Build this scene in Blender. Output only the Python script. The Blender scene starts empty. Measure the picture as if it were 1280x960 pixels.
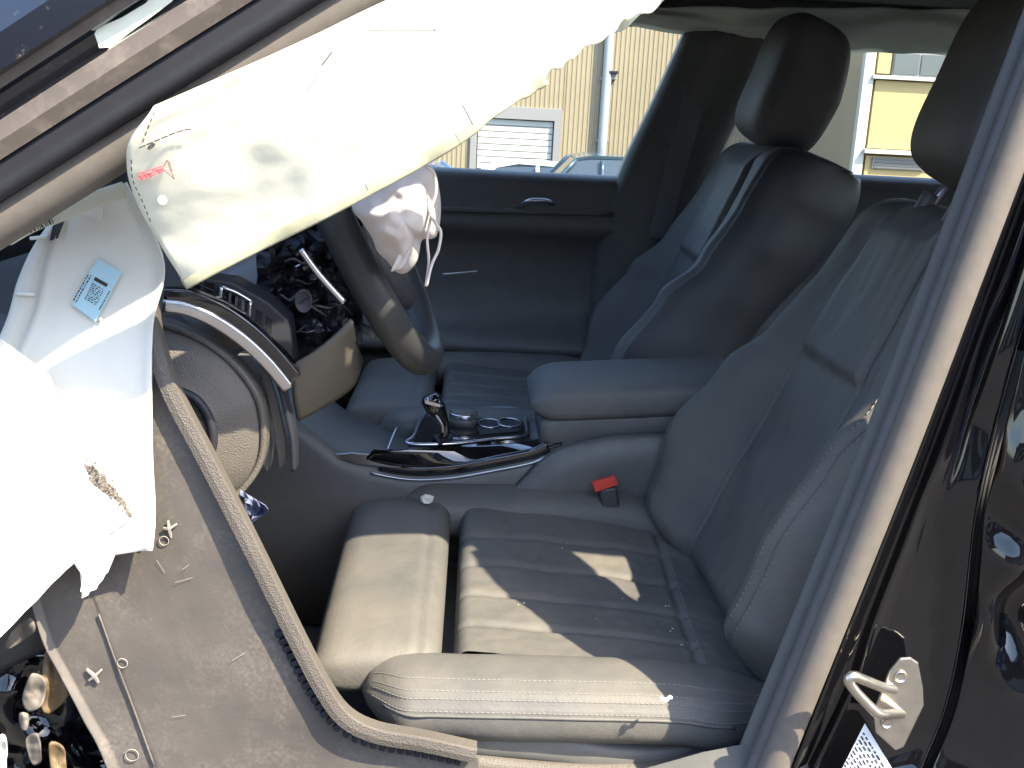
import bpy, bmesh, math, random
from mathutils import Vector, Matrix, noise
random.seed(7)
R = math.radians
S = bpy.context.scene
COL = S.collection

# ------------------------------------------------------------------ camera
CP, CPITCH, CYAW, CROLL, FOC = Vector((-.31, -1.0, 1.32)), 14.1, 2.3, 3.0, 1360.0
_p, _w, _r = R(CPITCH), R(CYAW), R(CROLL)
FW = Vector((math.sin(_w)*math.cos(_p), math.cos(_w)*math.cos(_p), -math.sin(_p)))
_R0 = Vector((math.cos(_w), -math.sin(_w), 0)); _U0 = _R0.cross(FW)
RT = _R0*math.cos(_r) + _U0*math.sin(_r)
UP = _U0*math.cos(_r) - _R0*math.sin(_r)
cam_d = bpy.data.cameras.new('camera'); cam = bpy.data.objects.new('camera', cam_d); COL.objects.link(cam)
cam_d.sensor_width = 36; cam_d.lens = FOC/1280*36; cam_d.clip_start = .02; cam_d.clip_end = 3000
cam.matrix_world = Matrix(((RT.x, UP.x, -FW.x, CP.x), (RT.y, UP.y, -FW.y, CP.y), (RT.z, UP.z, -FW.z, CP.z), (0, 0, 0, 1)))
S.camera = cam

# ------------------------------------------------------------------ world, sun, exposure
SUNV = Vector((.65, -.52, 1.0)).normalized()          # direction towards the sun
W = bpy.data.worlds.new('World'); S.world = W; W.use_nodes = True
nt = W.node_tree; bg = nt.nodes['Background']
sky = nt.nodes.new('ShaderNodeTexSky'); sky.sky_type = 'NISHITA'; sky.sun_disc = False
sky.sun_elevation = math.asin(SUNV.z); sky.sun_rotation = math.atan2(SUNV.x, SUNV.y)
sky.dust_density = 1.5
nt.links.new(sky.outputs[0], bg.inputs[0]); bg.inputs[1].default_value = .15
sd = bpy.data.lights.new('sun', 'SUN'); sun = bpy.data.objects.new('sun', sd); COL.objects.link(sun)
sd.energy = 3.5; sd.angle = R(.5); sd.color = (1, .88, .68)
sun.rotation_euler = SUNV.to_track_quat('Z', 'Y').to_euler(); sun.location = (3, -6, 9)
vs = S.view_settings; vs.view_transform = 'Standard'; vs.look = 'None'; vs.gamma = 1; vs.use_curve_mapping = False
vs.exposure = 2.42

# ------------------------------------------------------------------ helpers
def at(px, py, Y=None, Z=None, X=None):
    """a point of the place seen at a pixel of the photograph, at the given car side distance Y (or height Z)"""
    d = FW + RT*((px-640)/FOC) - UP*((py-480)/FOC)
    if Y is not None: t = (Y-CP.y)/d.y
    elif Z is not None: t = (Z-CP.z)/d.z
    else: t = (X-CP.x)/d.x
    return CP + d*t
def L(pts, Y):
    n = len(pts)
    return [at(p[0], p[1], Y=(Y[i] if isinstance(Y, (list, tuple)) else Y)) for i, p in enumerate(pts)]
def spline(P, n, closed=False):
    P = [Vector(p) for p in P]; m = len(P)
    if m == 2: return [P[0].lerp(P[1], i/(n-1)) for i in range(n)]
    g = (lambda i: P[i % m]) if closed else (lambda i: P[i] if 0 <= i < m else (P[0]*2-P[1] if i < 0 else P[-1]*2-P[-2]))
    dense = []; k = 24
    for i in range(m if closed else m-1):
        a, b, c, d = g(i-1), g(i), g(i+1), g(i+2)
        for j in range(k):
            t = j/k
            dense.append(.5*((2*b)+(c-a)*t+(2*a-5*b+4*c-d)*t*t+(3*b-a-3*c+d)*t**3))
    dense.append(P[0].copy() if closed else P[-1].copy())
    return poly(dense, n)
def poly(P, n):
    P = [Vector(p) for p in P]
    s = [0]
    for i in range(1, len(P)): s.append(s[-1]+(P[i]-P[i-1]).length)
    out = []; j = 0
    for i in range(n):
        t = s[-1]*i/(n-1)
        while j < len(P)-2 and s[j+1] < t: j += 1
        d = s[j+1]-s[j]
        out.append(P[j].lerp(P[j+1], (t-s[j])/d if d > 1e-9 else 0))
    return out
def interp(x, tab):
    if x <= tab[0][0]: return tab[0][1]
    for (a, b), (c, d) in zip(tab, tab[1:]):
        if x <= c:
            t = (x-a)/(c-a); t = t*t*(3-2*t); return b+(d-b)*t
    return tab[-1][1]
def sstep(a, b, x):
    t = min(1, max(0, (x-a)/(b-a))); return t*t*(3-2*t)
def nz(v, s=1.0, o=0): return noise.noise(Vector(v)*s+Vector((o, o*1.7, o*.3)))

def link(name, me, m, parent=None, smooth=True):
    if m is not None:
        for q in (m if isinstance(m, (list, tuple)) else [m]): me.materials.append(q)
    o = bpy.data.objects.new(name, me); COL.objects.link(o)
    if smooth and len(me.polygons): me.polygons.foreach_set('use_smooth', [True]*len(me.polygons))
    if parent is not None:
        o.parent = parent
        o.matrix_parent_inverse = Matrix.Translation(-WLOC.get(parent.name, Vector((0, 0, 0))))
    return o
WLOC = {}
def tag(o, label, cat, group=None):
    o['label'] = label; o['category'] = cat
    if group: o['group'] = group
    return o
def empty(name, loc, label, cat, group=None):
    o = bpy.data.objects.new(name, None); COL.objects.link(o); o.location = loc; o.empty_display_size = .1
    WLOC[o.name] = Vector(loc); return tag(o, label, cat, group)
def mesh(name, V, F):
    me = bpy.data.meshes.new(name); me.from_pydata([tuple(v) for v in V], [], F); me.update(); return me
def fixn(me):
    bm = bmesh.new(); bm.from_mesh(me); bmesh.ops.recalc_face_normals(bm, faces=bm.faces[:]); bm.to_mesh(me); bm.free(); return me
def gridf(rows, cu=False, cv=False):
    """verts and faces of a grid; cu closes along each row, cv closes rows"""
    n = len(rows[0]); V = [v for r in rows for v in r]; F = []; m = len(rows)
    for i in range(m if cv else m-1):
        for j in range(n if cu else n-1):
            F.append((i*n+j, i*n+(j+1) % n, ((i+1) % m)*n+(j+1) % n, ((i+1) % m)*n+j))
    return V, F
def sheet(name, rows, m, parent=None, thick=.003, sub=0, smooth=True, off=0):
    V, F = gridf(rows); me = mesh(name, V, F); o = link(name, me, m, parent, smooth)
    if thick: q = o.modifiers.new('s', 'SOLIDIFY'); q.thickness = thick; q.offset = off
    if sub: q = o.modifiers.new('sub', 'SUBSURF'); q.levels = sub; q.render_levels = sub
    return o
def loft(name, rings, m, parent=None, cap=True, sub=0, smooth=True):
    V, F = gridf(rings, cu=True); n = len(rings[0])
    if cap: F.append(tuple(range(n-1, -1, -1))); F.append(tuple((len(rings)-1)*n+j for j in range(n)))
    me = fixn(mesh(name, V, F)); o = link(name, me, m, parent, smooth)
    if sub: q = o.modifiers.new('sub', 'SUBSURF'); q.levels = sub; q.render_levels = sub
    return o
def frames(path, ref):
    out = []
    for i, p in enumerate(path):
        t = (path[min(i+1, len(path)-1)]-path[max(i-1, 0)]).normalized()
        a = ref - t*ref.dot(t); a.normalize(); out.append((p, t, a, t.cross(a)))
    return out
def sweep_rings(path, prof, ref=Vector((0, -1, 0)), scale=None):
    """prof: (a,b) pairs; a along ref (towards the viewer side), b across"""
    rings = []
    for i, (p, t, a, b) in enumerate(frames(path, ref)):
        k = scale(i/(len(path)-1)) if scale else 1
        rings.append([p+a*(u*k)+b*(v*k) for u, v in prof])
    return rings
def circ(r, n=12, ry=None): return [(r*math.cos(2*math.pi*i/n), (ry or r)*math.sin(2*math.pi*i/n)) for i in range(n)]
def rrect(a, b, r, n=4):
    """rounded rectangle, half sizes a,b"""
    out = []
    for cx, cy, st in ((a-r, b-r, 0), (-a+r, b-r, 90), (-a+r, -b+r, 180), (a-r, -b+r, 270)):
        for i in range(n+1):
            t = R(st+90*i/n); out.append((cx+r*math.cos(t), cy+r*math.sin(t)))
    return out
def tube(name, pts, r, m, parent=None, n=48, seg=12, closed=False, ref=Vector((0, -1, 0)), prof=None, scale=None):
    path = spline(pts, n, closed)
    rings = sweep_rings(path, prof or circ(r, seg), ref, scale)
    if closed:
        rings = rings[:-1]; V, F = gridf(rings, cu=True, cv=True); return link(name, fixn(mesh(name, V, F)), m, parent)
    return loft(name, rings, m, parent)
def prism(name, P, nrm, th, m, parent=None, bev=0, smooth=False):
    """a flat outline given thickness th along nrm"""
    nrm = Vector(nrm).normalized(); P = [Vector(p) for p in P]; n = len(P)
    bm = bmesh.new(); A = [bm.verts.new(p) for p in P]; B = [bm.verts.new(p+nrm*th) for p in P]
    f1 = bm.faces.new(A); f2 = bm.faces.new(B[::-1])
    for i in range(n): bm.faces.new((A[i], B[i], B[(i+1) % n], A[(i+1) % n]))
    bmesh.ops.triangulate(bm, faces=[f1, f2]); bmesh.ops.recalc_face_normals(bm, faces=bm.faces[:])
    me = bpy.data.meshes.new(name); bm.to_mesh(me); bm.free()
    o = link(name, me, m, parent, smooth)
    if bev: q = o.modifiers.new('b', 'BEVEL'); q.width = bev; q.segments = 2; q.limit_method = 'ANGLE'; q.angle_limit = R(40)
    return o
def box(name, c, h, m, parent=None, bev=.004, rot=None, seg=2):
    c = Vector(c); V = []; M = rot or Matrix.Identity(3)
    for sx in (-1, 1):
        for sy in (-1, 1):
            for sz in (-1, 1): V.append(c+M @ Vector((sx*h[0], sy*h[1], sz*h[2])))
    F = [(0, 1, 3, 2), (4, 6, 7, 5), (0, 4, 5, 1), (2, 3, 7, 6), (0, 2, 6, 4), (1, 5, 7, 3)]
    o = link(name, fixn(mesh(name, V, F)), m, parent, False)
    if bev:
        q = o.modifiers.new('b', 'BEVEL'); q.width = bev; q.segments = seg; q.limit_method = 'NONE'
        o.data.polygons.foreach_set('use_smooth', [True]*6)
        w = o.modifiers.new('w', 'WEIGHTED_NORMAL')
    return o
def blobs(name, pts, sz, m, parent=None, seedo=0, flat=.6):
    """small irregular crumbs at given points, joined"""
    bm = bmesh.new(); rnd = random.Random(seedo)
    for p in pts:
        s = sz*rnd.uniform(.5, 1.5)
        g = bmesh.ops.create_icosphere(bm, subdivisions=1, radius=s)
        for v in g['verts']:
            v.co = Vector((v.co.x*rnd.uniform(.6, 1.3), v.co.y*rnd.uniform(.6, 1.3), v.co.z*flat*rnd.uniform(.7, 1.2)))+Vector(p)
    me = bpy.data.meshes.new(name); bm.to_mesh(me); bm.free(); return link(name, me, m, parent, False)

def surf_y(rows, px, py):
    best = None
    for r in rows[::1]:
        for p in r:
            d = p-CP; z = d.dot(FW); e = (640+FOC*d.dot(RT)/z-px)**2+(480-FOC*d.dot(UP)/z-py)**2
            if best is None or e < best[0]: best = (e, p.y)
    return best[1]

# ------------------------------------------------------------------ materials
def mat(name, col, rough=.6, metal=0, coat=0, var=0, vs_=30, bump=0, bs=300, bkind='noise', dust=None, dust_s=6, dust_lo=.45, dust_hi=.7, spec=.5, sheen=0, fine=0, dist=.002, bump2=None, scr=None):
    m = bpy.data.materials.new(name); m.use_nodes = True; N = m.node_tree; b = N.nodes['Principled BSDF']; ln = N.links.new
    b.inputs['Roughness'].default_value = rough; b.inputs['Metallic'].default_value = metal
    b.inputs['Coat Weight'].default_value = coat; b.inputs['Coat Roughness'].default_value = .03
    b.inputs['Specular IOR Level'].default_value = spec
    if sheen: b.inputs['Sheen Weight'].default_value = sheen
    tc = N.nodes.new('ShaderNodeTexCoord'); src = tc.outputs['Object']
    def nod(scale, det=5, rg=.6):
        t = N.nodes.new('ShaderNodeTexNoise'); t.inputs['Scale'].default_value = scale; t.inputs['Detail'].default_value = det; t.inputs['Roughness'].default_value = rg
        ln(src, t.inputs['Vector']); return t
    rgb = N.nodes.new('ShaderNodeRGB'); rgb.outputs[0].default_value = (*col, 1); cout = rgb.outputs[0]
    if var:
        t = nod(vs_); mp = N.nodes.new('ShaderNodeMapRange'); mp.inputs[1].default_value = .3; mp.inputs[2].default_value = .7
        mp.inputs[3].default_value = 1-var; mp.inputs[4].default_value = 1+var; ln(t.outputs[0], mp.inputs[0])
        mx = N.nodes.new('ShaderNodeMix'); mx.data_type = 'RGBA'; mx.blend_type = 'MULTIPLY'; mx.inputs[0].default_value = 1
        ln(cout, mx.inputs[6]); ln(mp.outputs[0], mx.inputs[7]); cout = mx.outputs[2]
    if dust:
        t = nod(dust_s, 8, .7); mp = N.nodes.new('ShaderNodeMapRange'); mp.inputs[1].default_value = dust_lo; mp.inputs[2].default_value = dust_hi
        mp.inputs[3].default_value = 0; mp.inputs[4].default_value = 1; ln(t.outputs[0], mp.inputs[0]); f = mp.outputs[0]
        if fine:
            t2 = nod(fine, 2, .5); m2 = N.nodes.new('ShaderNodeMapRange'); m2.inputs[1].default_value = .35; m2.inputs[2].default_value = .7; ln(t2.outputs[0], m2.inputs[0])
            mu = N.nodes.new('ShaderNodeMath'); mu.operation = 'MULTIPLY'; ln(f, mu.inputs[0]); ln(m2.outputs[0], mu.inputs[1]); f = mu.outputs[0]
        mx = N.nodes.new('ShaderNodeMix'); mx.data_type = 'RGBA'; ln(f, mx.inputs[0]); ln(cout, mx.inputs[6]); mx.inputs[7].default_value = (*dust, 1); cout = mx.outputs[2]
        rr = N.nodes.new('ShaderNodeMapRange'); rr.inputs[3].default_value = rough; rr.inputs[4].default_value = min(1, rough+.3); ln(f, rr.inputs[0]); ln(rr.outputs[0], b.inputs['Roughness'])
    if scr:
        dn = nod(9, 3); ad = N.nodes.new('ShaderNodeMix'); ad.data_type = 'RGBA'; ad.blend_type = 'ADD'; ad.inputs[0].default_value = .12; ln(src, ad.inputs[6]); ln(dn.outputs[1], ad.inputs[7])
        cur = cout
        for sc_, wd_, so in scr:
            v = N.nodes.new('ShaderNodeTexVoronoi'); v.feature = 'DISTANCE_TO_EDGE'; v.inputs['Scale'].default_value = sc_; ln(ad.outputs[2], v.inputs['Vector'])
            a1 = N.nodes.new('ShaderNodeMapRange'); a1.inputs[1].default_value = wd_*.4; a1.inputs[2].default_value = wd_; a1.inputs[3].default_value = 1; a1.inputs[4].default_value = 0; ln(v.outputs['Distance'], a1.inputs[0])
            t = nod(so, 5, .7); a2 = N.nodes.new('ShaderNodeMapRange'); a2.inputs[1].default_value = .62; a2.inputs[2].default_value = .74; ln(t.outputs[0], a2.inputs[0])
            mu = N.nodes.new('ShaderNodeMath'); mu.operation = 'MULTIPLY'; ln(a1.outputs[0], mu.inputs[0]); ln(a2.outputs[0], mu.inputs[1])
            m3 = N.nodes.new('ShaderNodeMix'); m3.data_type = 'RGBA'; ln(mu.outputs[0], m3.inputs[0]); ln(cur, m3.inputs[6]); m3.inputs[7].default_value = (.20, .18, .155, 1); cur = m3.outputs[2]
        cout = cur
    ln(cout, b.inputs['Base Color'])
    if bump:
        if bkind == 'voronoi':
            t = N.nodes.new('ShaderNodeTexVoronoi'); t.inputs['Scale'].default_value = bs; ln(src, t.inputs['Vector']); h = t.outputs['Distance']
        else: h = nod(bs, 4).outputs[0]
        bp = N.nodes.new('ShaderNodeBump'); bp.inputs['Strength'].default_value = bump; bp.inputs['Distance'].default_value = dist
        ln(h, bp.inputs['Height']); ln(bp.outputs[0], b.inputs['Normal'])
    if bump2:
        t = nod(bump2[0], 3); b2 = N.nodes.new('ShaderNodeBump'); b2.inputs['Strength'].default_value = bump2[1]; b2.inputs['Distance'].default_value = .004
        ln(t.outputs[0], b2.inputs['Height'])
        if bump: ln(b2.outputs[0], bp.inputs['Normal'])
        else: ln(b2.outputs[0], b.inputs['Normal'])
    return m
M = {}
DUST = (.30, .265, .21)
M['leather'] = mat('black_leather', (.074, .075, .072), .54, var=.10, vs_=9, bump=.30, bs=520, bkind='voronoi', dust=(.135, .118, .090), dust_s=4.5, dust_lo=.34, dust_hi=.95, dist=.0006, bump2=(26, .35))
M['leather2'] = mat('black_leather_hazed', (.098, .099, .094), .6, var=.10, vs_=9, bump=.30, bs=520, bkind='voronoi', dust=(.18, .17, .15), dust_s=5, dust_lo=.45, dust_hi=1.0, dist=.0006)  # paler copy of the leather, with the cabin's haze put into its base colour
M['wheel'] = mat('wheel_leather', (.034, .035, .036), .45, bump=.3, bs=520, bkind='voronoi', dist=.0006)
M['dash'] = mat('dark_dash_plastic', (.045, .046, .046), .5, bump=.3, bs=700, dist=.0006)
M['thread'] = mat('grey_thread', (.22, .20, .17), .8)
M['plastic'] = mat('black_grained_plastic', (.104, .104, .098), .5, bump=.3, bs=700, var=.1, dist=.0006)
M['greyplastic'] = mat('grey_grained_plastic', (.080, .071, .060), .62, bump=.6, bs=520, bkind='voronoi', var=.12, vs_=8, dist=.0012)
M['tanplastic'] = mat('brown_plastic', (.085, .073, .056), .55, var=.12, vs_=9, bump=.2, bs=500, dist=.0006)
M['panel'] = mat('dusty_grey_panel', (.082, .073, .065), .62, var=.16, vs_=7, bump=.4, bs=260, dust=(.22, .195, .165), dust_s=10, dust_lo=.46, dust_hi=.95, fine=200, dist=.0006, scr=((26, .016, 42), (90, .05, 70)))
M['seal'] = mat('grey_foam_seal', (.100, .088, .075), .8, var=.1, vs_=60, bump=.5, bs=900, dist=.0008)
M['sealdark'] = mat('grey_rubber_lip', (.060, .058, .060), .75, var=.1, vs_=40, bump=.3, bs=900, dist=.0005)
M['rubber'] = mat('black_rubber', (.018, .019, .024), .5, var=.15, vs_=20, spec=.25)
M['paint'] = mat('black_car_paint', (.006, .007, .012), .22, coat=1, dust=(.22, .2, .17), dust_s=60, dust_lo=.58, dust_hi=.85, fine=400)
M['paintclean'] = mat('glossy_black_paint', (.003, .003, .004), .10, coat=1, spec=.15, dust=(.16, .14, .11), dust_s=24, dust_lo=.74, dust_hi=1.1, fine=300)
M['piano'] = mat('piano_black_trim', (.006, .006, .007), .08, coat=1)
M['silver'] = mat('satin_silver_trim', (.62, .62, .64), .28, metal=1, bump=.1, bs=300, dist=.0003)
M['steel'] = mat('zinc_steel', (.50, .47, .42), .36, metal=1, var=.12, vs_=60, bump=.2, bs=250, dist=.0004)
M['carpet'] = mat('dark_carpet', (.085, .088, .088), .95, var=.25, vs_=80, bump=.8, bs=900, dist=.002)
M['headliner'] = mat('black_headliner', (.09, .092, .088), .95, bump=.4, bs=800)
M['red'] = mat('red_button', (.60, .05, .035), .45)
M['redink'] = mat('red_print', (.50, .06, .08), .7)
M['ink'] = mat('black_print', (.02, .02, .022), .7)
M['brownink'] = mat('brown_print', (.16, .08, .07), .7)
M['blue'] = mat('sky_blue_label', (.36, .56, .64), .5)
M['paper'] = mat('white_label_paper', (.80, .80, .80), .5)
M['bluepaper'] = mat('blue_crumpled_paper', (.10, .115, .19), .7, var=.15, vs_=40)
M['crumb'] = mat('white_crumb', (.55, .53, .47), .8)
M['foam'] = mat('torn_foam', (.16, .138, .115), .95, var=.6, vs_=260, bump=1, bs=400)
M['gold'] = mat('ochre_metal', (.13, .09, .045), .6, metal=0, var=.3, vs_=30)
def cloth(name, col, tr=.35, bs=90, bstr=.10):
    m = mat(name, col, .85, var=.04, vs_=18, bump=bstr, bs=bs, dist=.003); N = m.node_tree; b = N.nodes['Principled BSDF']; out = N.nodes['Material Output']
    t = N.nodes.new('ShaderNodeBsdfTranslucent'); t.inputs[0].default_value = (*col, 1)
    x = N.nodes.new('ShaderNodeMixShader'); x.inputs[0].default_value = tr
    N.links.new(b.outputs[0], x.inputs[1]); N.links.new(t.outputs[0], x.inputs[2]); N.links.new(x.outputs[0], out.inputs[0]); return m
M['airbag'] = cloth('white_airbag_cloth', (.82, .82, .70))
M['airbag2'] = cloth('greenish_airbag_reflection', (.74, .78, .66), .2)
M['hem'] = cloth('olive_hem_cloth', (.40, .39, .27), .2)
M['bag'] = cloth('pale_pink_airbag_cloth', (.72, .66, .62), .3, 60, .3)
M['whiteplastic'] = cloth('milky_white_plastic', (.76, .76, .70), .25, 20, .05)
def glass(name, tint=(.86, .90, .90), gl=.08):
    m = bpy.data.materials.new(name); m.use_nodes = True; N = m.node_tree; N.nodes.remove(N.nodes['Principled BSDF']); out = N.nodes['Material Output']
    t = N.nodes.new('ShaderNodeBsdfTransparent'); t.inputs[0].default_value = (*tint, 1)
    g = N.nodes.new('ShaderNodeBsdfGlossy'); g.inputs['Roughness'].default_value = .02
    fr = N.nodes.new('ShaderNodeFresnel'); fr.inputs[0].default_value = 1.45
    x = N.nodes.new('ShaderNodeMixShader'); N.links.new(fr.outputs[0], x.inputs[0]); N.links.new(t.outputs[0], x.inputs[1]); N.links.new(g.outputs[0], x.inputs[2]); N.links.new(x.outputs[0], out.inputs[0]); return m
M['glass'] = glass('window_glass')
M['ground'] = mat('asphalt_lot', (.058, .055, .052), .9, var=.25, vs_=.6, bump=.6, bs=25, dist=.02)

# ------------------------------------------------------------------ ground
def gz(y):
    return 0 if y < 3 else -1.75*sstep(3, 38, y)
rows = []
for y in [-900, -300, -100, -40, -15, -6, 0, 3, 6, 9, 12, 16, 20, 24, 28, 32, 38, 46, 60, 120, 400, 1200]:
    rows.append([Vector((x, y, gz(y))) for x in (-1200, -300, -80, -30, -10, 0, 10, 30, 80, 300, 1200)])
g = sheet('ground', rows, M['ground'], thick=0); g['kind'] = 'structure'

# ------------------------------------------------------------------ background buildings
M['siding'] = mat('tan_metal_siding', (.25, .210, .135), .55, var=.06, vs_=.8)
M['door_white'] = mat('white_roller_door', (.42, .44, .40), .5, var=.03, vs_=2)
M['greytrim'] = mat('grey_trim', (.20, .20, .20), .6)
M['palepipe'] = mat('pale_blue_pipe', (.27, .31, .33), .5)
M['yellow'] = mat('yellow_panel', (.36, .275, .115), .6, var=.03, vs_=2)
M['whitetrim'] = mat('white_trim', (.40, .40, .36), .6)
M['darkglass'] = mat('dark_window_glass', (.03, .045, .06), .08, coat=.5)
BY = 40.0
bz = gz(BY)
tb = empty('metal_warehouse', (4, BY, bz), 'tan corrugated metal warehouse with a white roller door beyond the car window', 'building')
def wave_wall(name, x0, x1, z0, z1, y, m, parent, pitch=.17, dep=.022):
    xs = []; x = x0
    while x < x1:
        xs += [(x, 0), (x+pitch*.55, 0), (x+pitch*.65, -dep), (x+pitch*.9, -dep)]; x += pitch
    rows = [[Vector((a, y+b, z)) for a, b in xs] for z in (z0, z1)]
    return sheet(name, rows, m, parent, thick=.01, smooth=False)
gl_, gr_ = at(597, 160, Y=BY).x, at(692, 160, Y=BY).x
gtop = at(650, 150, Y=BY).z
wave_wall('wall', -14, gl_-.25, bz-.3, 9, BY, M['siding'], tb)
wave_wall('wall', gr_+.28, 13.2, bz-.3, 9, BY, M['siding'], tb)
wave_wall('wall', gl_-.25, gr_+.28, gtop+.45, 9, BY, M['siding'], tb)
box('roof', (0, BY+7, 9.15), (14.6, 7.4, .15), M['greytrim'], tb, .03)
box('end_wall', (13.1, BY+7, 4), (.1, 6.9, 5.6), M['siding'], tb, 0)
box('back_wall', (-.5, BY+13.9, 4), (13.4, .1, 5.6), M['siding'], tb, 0)
box('end_wall', (-13.9, BY+7, 4), (.1, 6.9, 5.6), M['siding'], tb, 0)
fr = box('door_frame', ((gl_+gr_)/2, BY-.03, gtop+.24), ((gr_-gl_)/2+.27, .10, .22), M['greytrim'], tb, .01)
box('jamb', (gl_-.13, BY-.03, (gtop+bz)/2), (.12, .10, (gtop-bz)/2+.02), M['greytrim'], fr, .01)
box('jamb', (gr_+.14, BY-.03, (gtop+bz)/2), (.13, .10, (gtop-bz)/2+.02), M['greytrim'], fr, .01)
rd = box('roller_door', ((gl_+gr_)/2, BY+.10, (gtop+bz)/2), ((gr_-gl_)/2, .02, (gtop-bz)/2), M['greytrim'], tb, 0)
nsl = 12; hs = (gtop-bz)/nsl
for i in range(nsl):
    box('slat', ((gl_+gr_)/2, BY+.055, bz+hs*(i+.5)), ((gr_-gl_)/2-.02, .03, hs*.45), M['door_white'], rd, .02)
px_ = at(757, 120, Y=BY-.25)
dp = tube('downpipe', [Vector((px_.x, BY-.22, bz)), Vector((px_.x, BY-.22, 4)), Vector((px_.x, BY-.22, 8.9))], .17, M['palepipe'], tb, n=6, seg=10)
for z in (.4, 2.6, 4.8): box('pipe_clip', (px_.x, BY-.1, z), (.24, .1, .05), M['greytrim'], dp, .01)
wl = at(766, 94, Y=BY-.2)
fx = box('wall_lamp', (wl.x, BY-.14, wl.z), (.14, .12, .16), M['greytrim'], tb, .03)
box('lamp_shade', (wl.x, BY-.28, wl.z+.1), (.17, .10, .05), M['rubber'], fx, .02)

YB = 30.0; yz = gz(YB)
yb = empty('yellow_building', (14, YB, yz), 'yellow panelled building with white corner trim and a dark upper window', 'building')
xc = at(1076, 130, Y=YB).x
def pz(py, px=1110): return at(px, py, Y=YB).z
z1, z2 = pz(97), pz(190)
box('core_wall', (xc+7, YB+4, 3), (6.9, 3.8, 3-yz+.3), M['siding'], yb, 0)
box('corner_trim', (xc+.10, YB+.05, 3), (.15, .12, 3-yz+.25), M['whitetrim'], yb, .02)
wx0, wx1 = at(1117, 82, Y=YB).x, at(1185, 82, Y=YB).x
def pan(x0, x1, za, zb): return box('wall_panel', ((x0+x1)/2, YB+.08, (za+zb)/2), ((x1-x0)/2-.02, .06, (zb-za)/2-.02), M['yellow'], yb, .01)
pan(xc+.32, wx0-.05, z1+.08, 6.6); pan(wx0+.0, wx1+.05, pz(60), 6.6); pan(wx1+.1, xc+13.8, z1+.08, 6.6)
for i in range(4): pan(xc+.32+i*3.38, xc+.32+(i+1)*3.38, z2+.06, z1-.06)
for i in range(4): pan(xc+.32+i*3.38, xc+.32+(i+1)*3.38, yz-.2, z2-.1)
wn = box('window', ((wx0+wx1)/2, YB+.12, (z1+pz(60))/2), ((wx1-wx0)/2, .05, (pz(60)-z1)/2-.06), M['greytrim'], yb, .01)
for i in range(2):
    box('pane', (wx0+(wx1-wx0)*(i*.5+.25), YB+.07, (z1+pz(60))/2), ((wx1-wx0)*.23, .03, (pz(60)-z1)/2-.12), M['darkglass'], wn, 0)
box('ledge', (xc+7, YB-.02, z1), (6.8, .14, .05), M['whitetrim'], yb, .01)
box('ledge', (xc+7, YB-.06, z2), (6.8, .18, .06), M['whitetrim'], yb, .01)
vw = box('vent_window', (at(1112, 200, Y=YB).x+.25, YB+.0, z2-.32), (.75, .05, .16), M['greytrim'], yb, .01)
for i in range(4): box('louvre', (at(1112, 200, Y=YB).x+.25, YB-.06, z2-.43+i*.075), (.7, .02, .02), M['plastic'], vw, 0)
box('roof', (xc+7, YB+4, 6.75), (7.3, 4.3, .14), M['whitetrim'], yb, .02)

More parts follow.
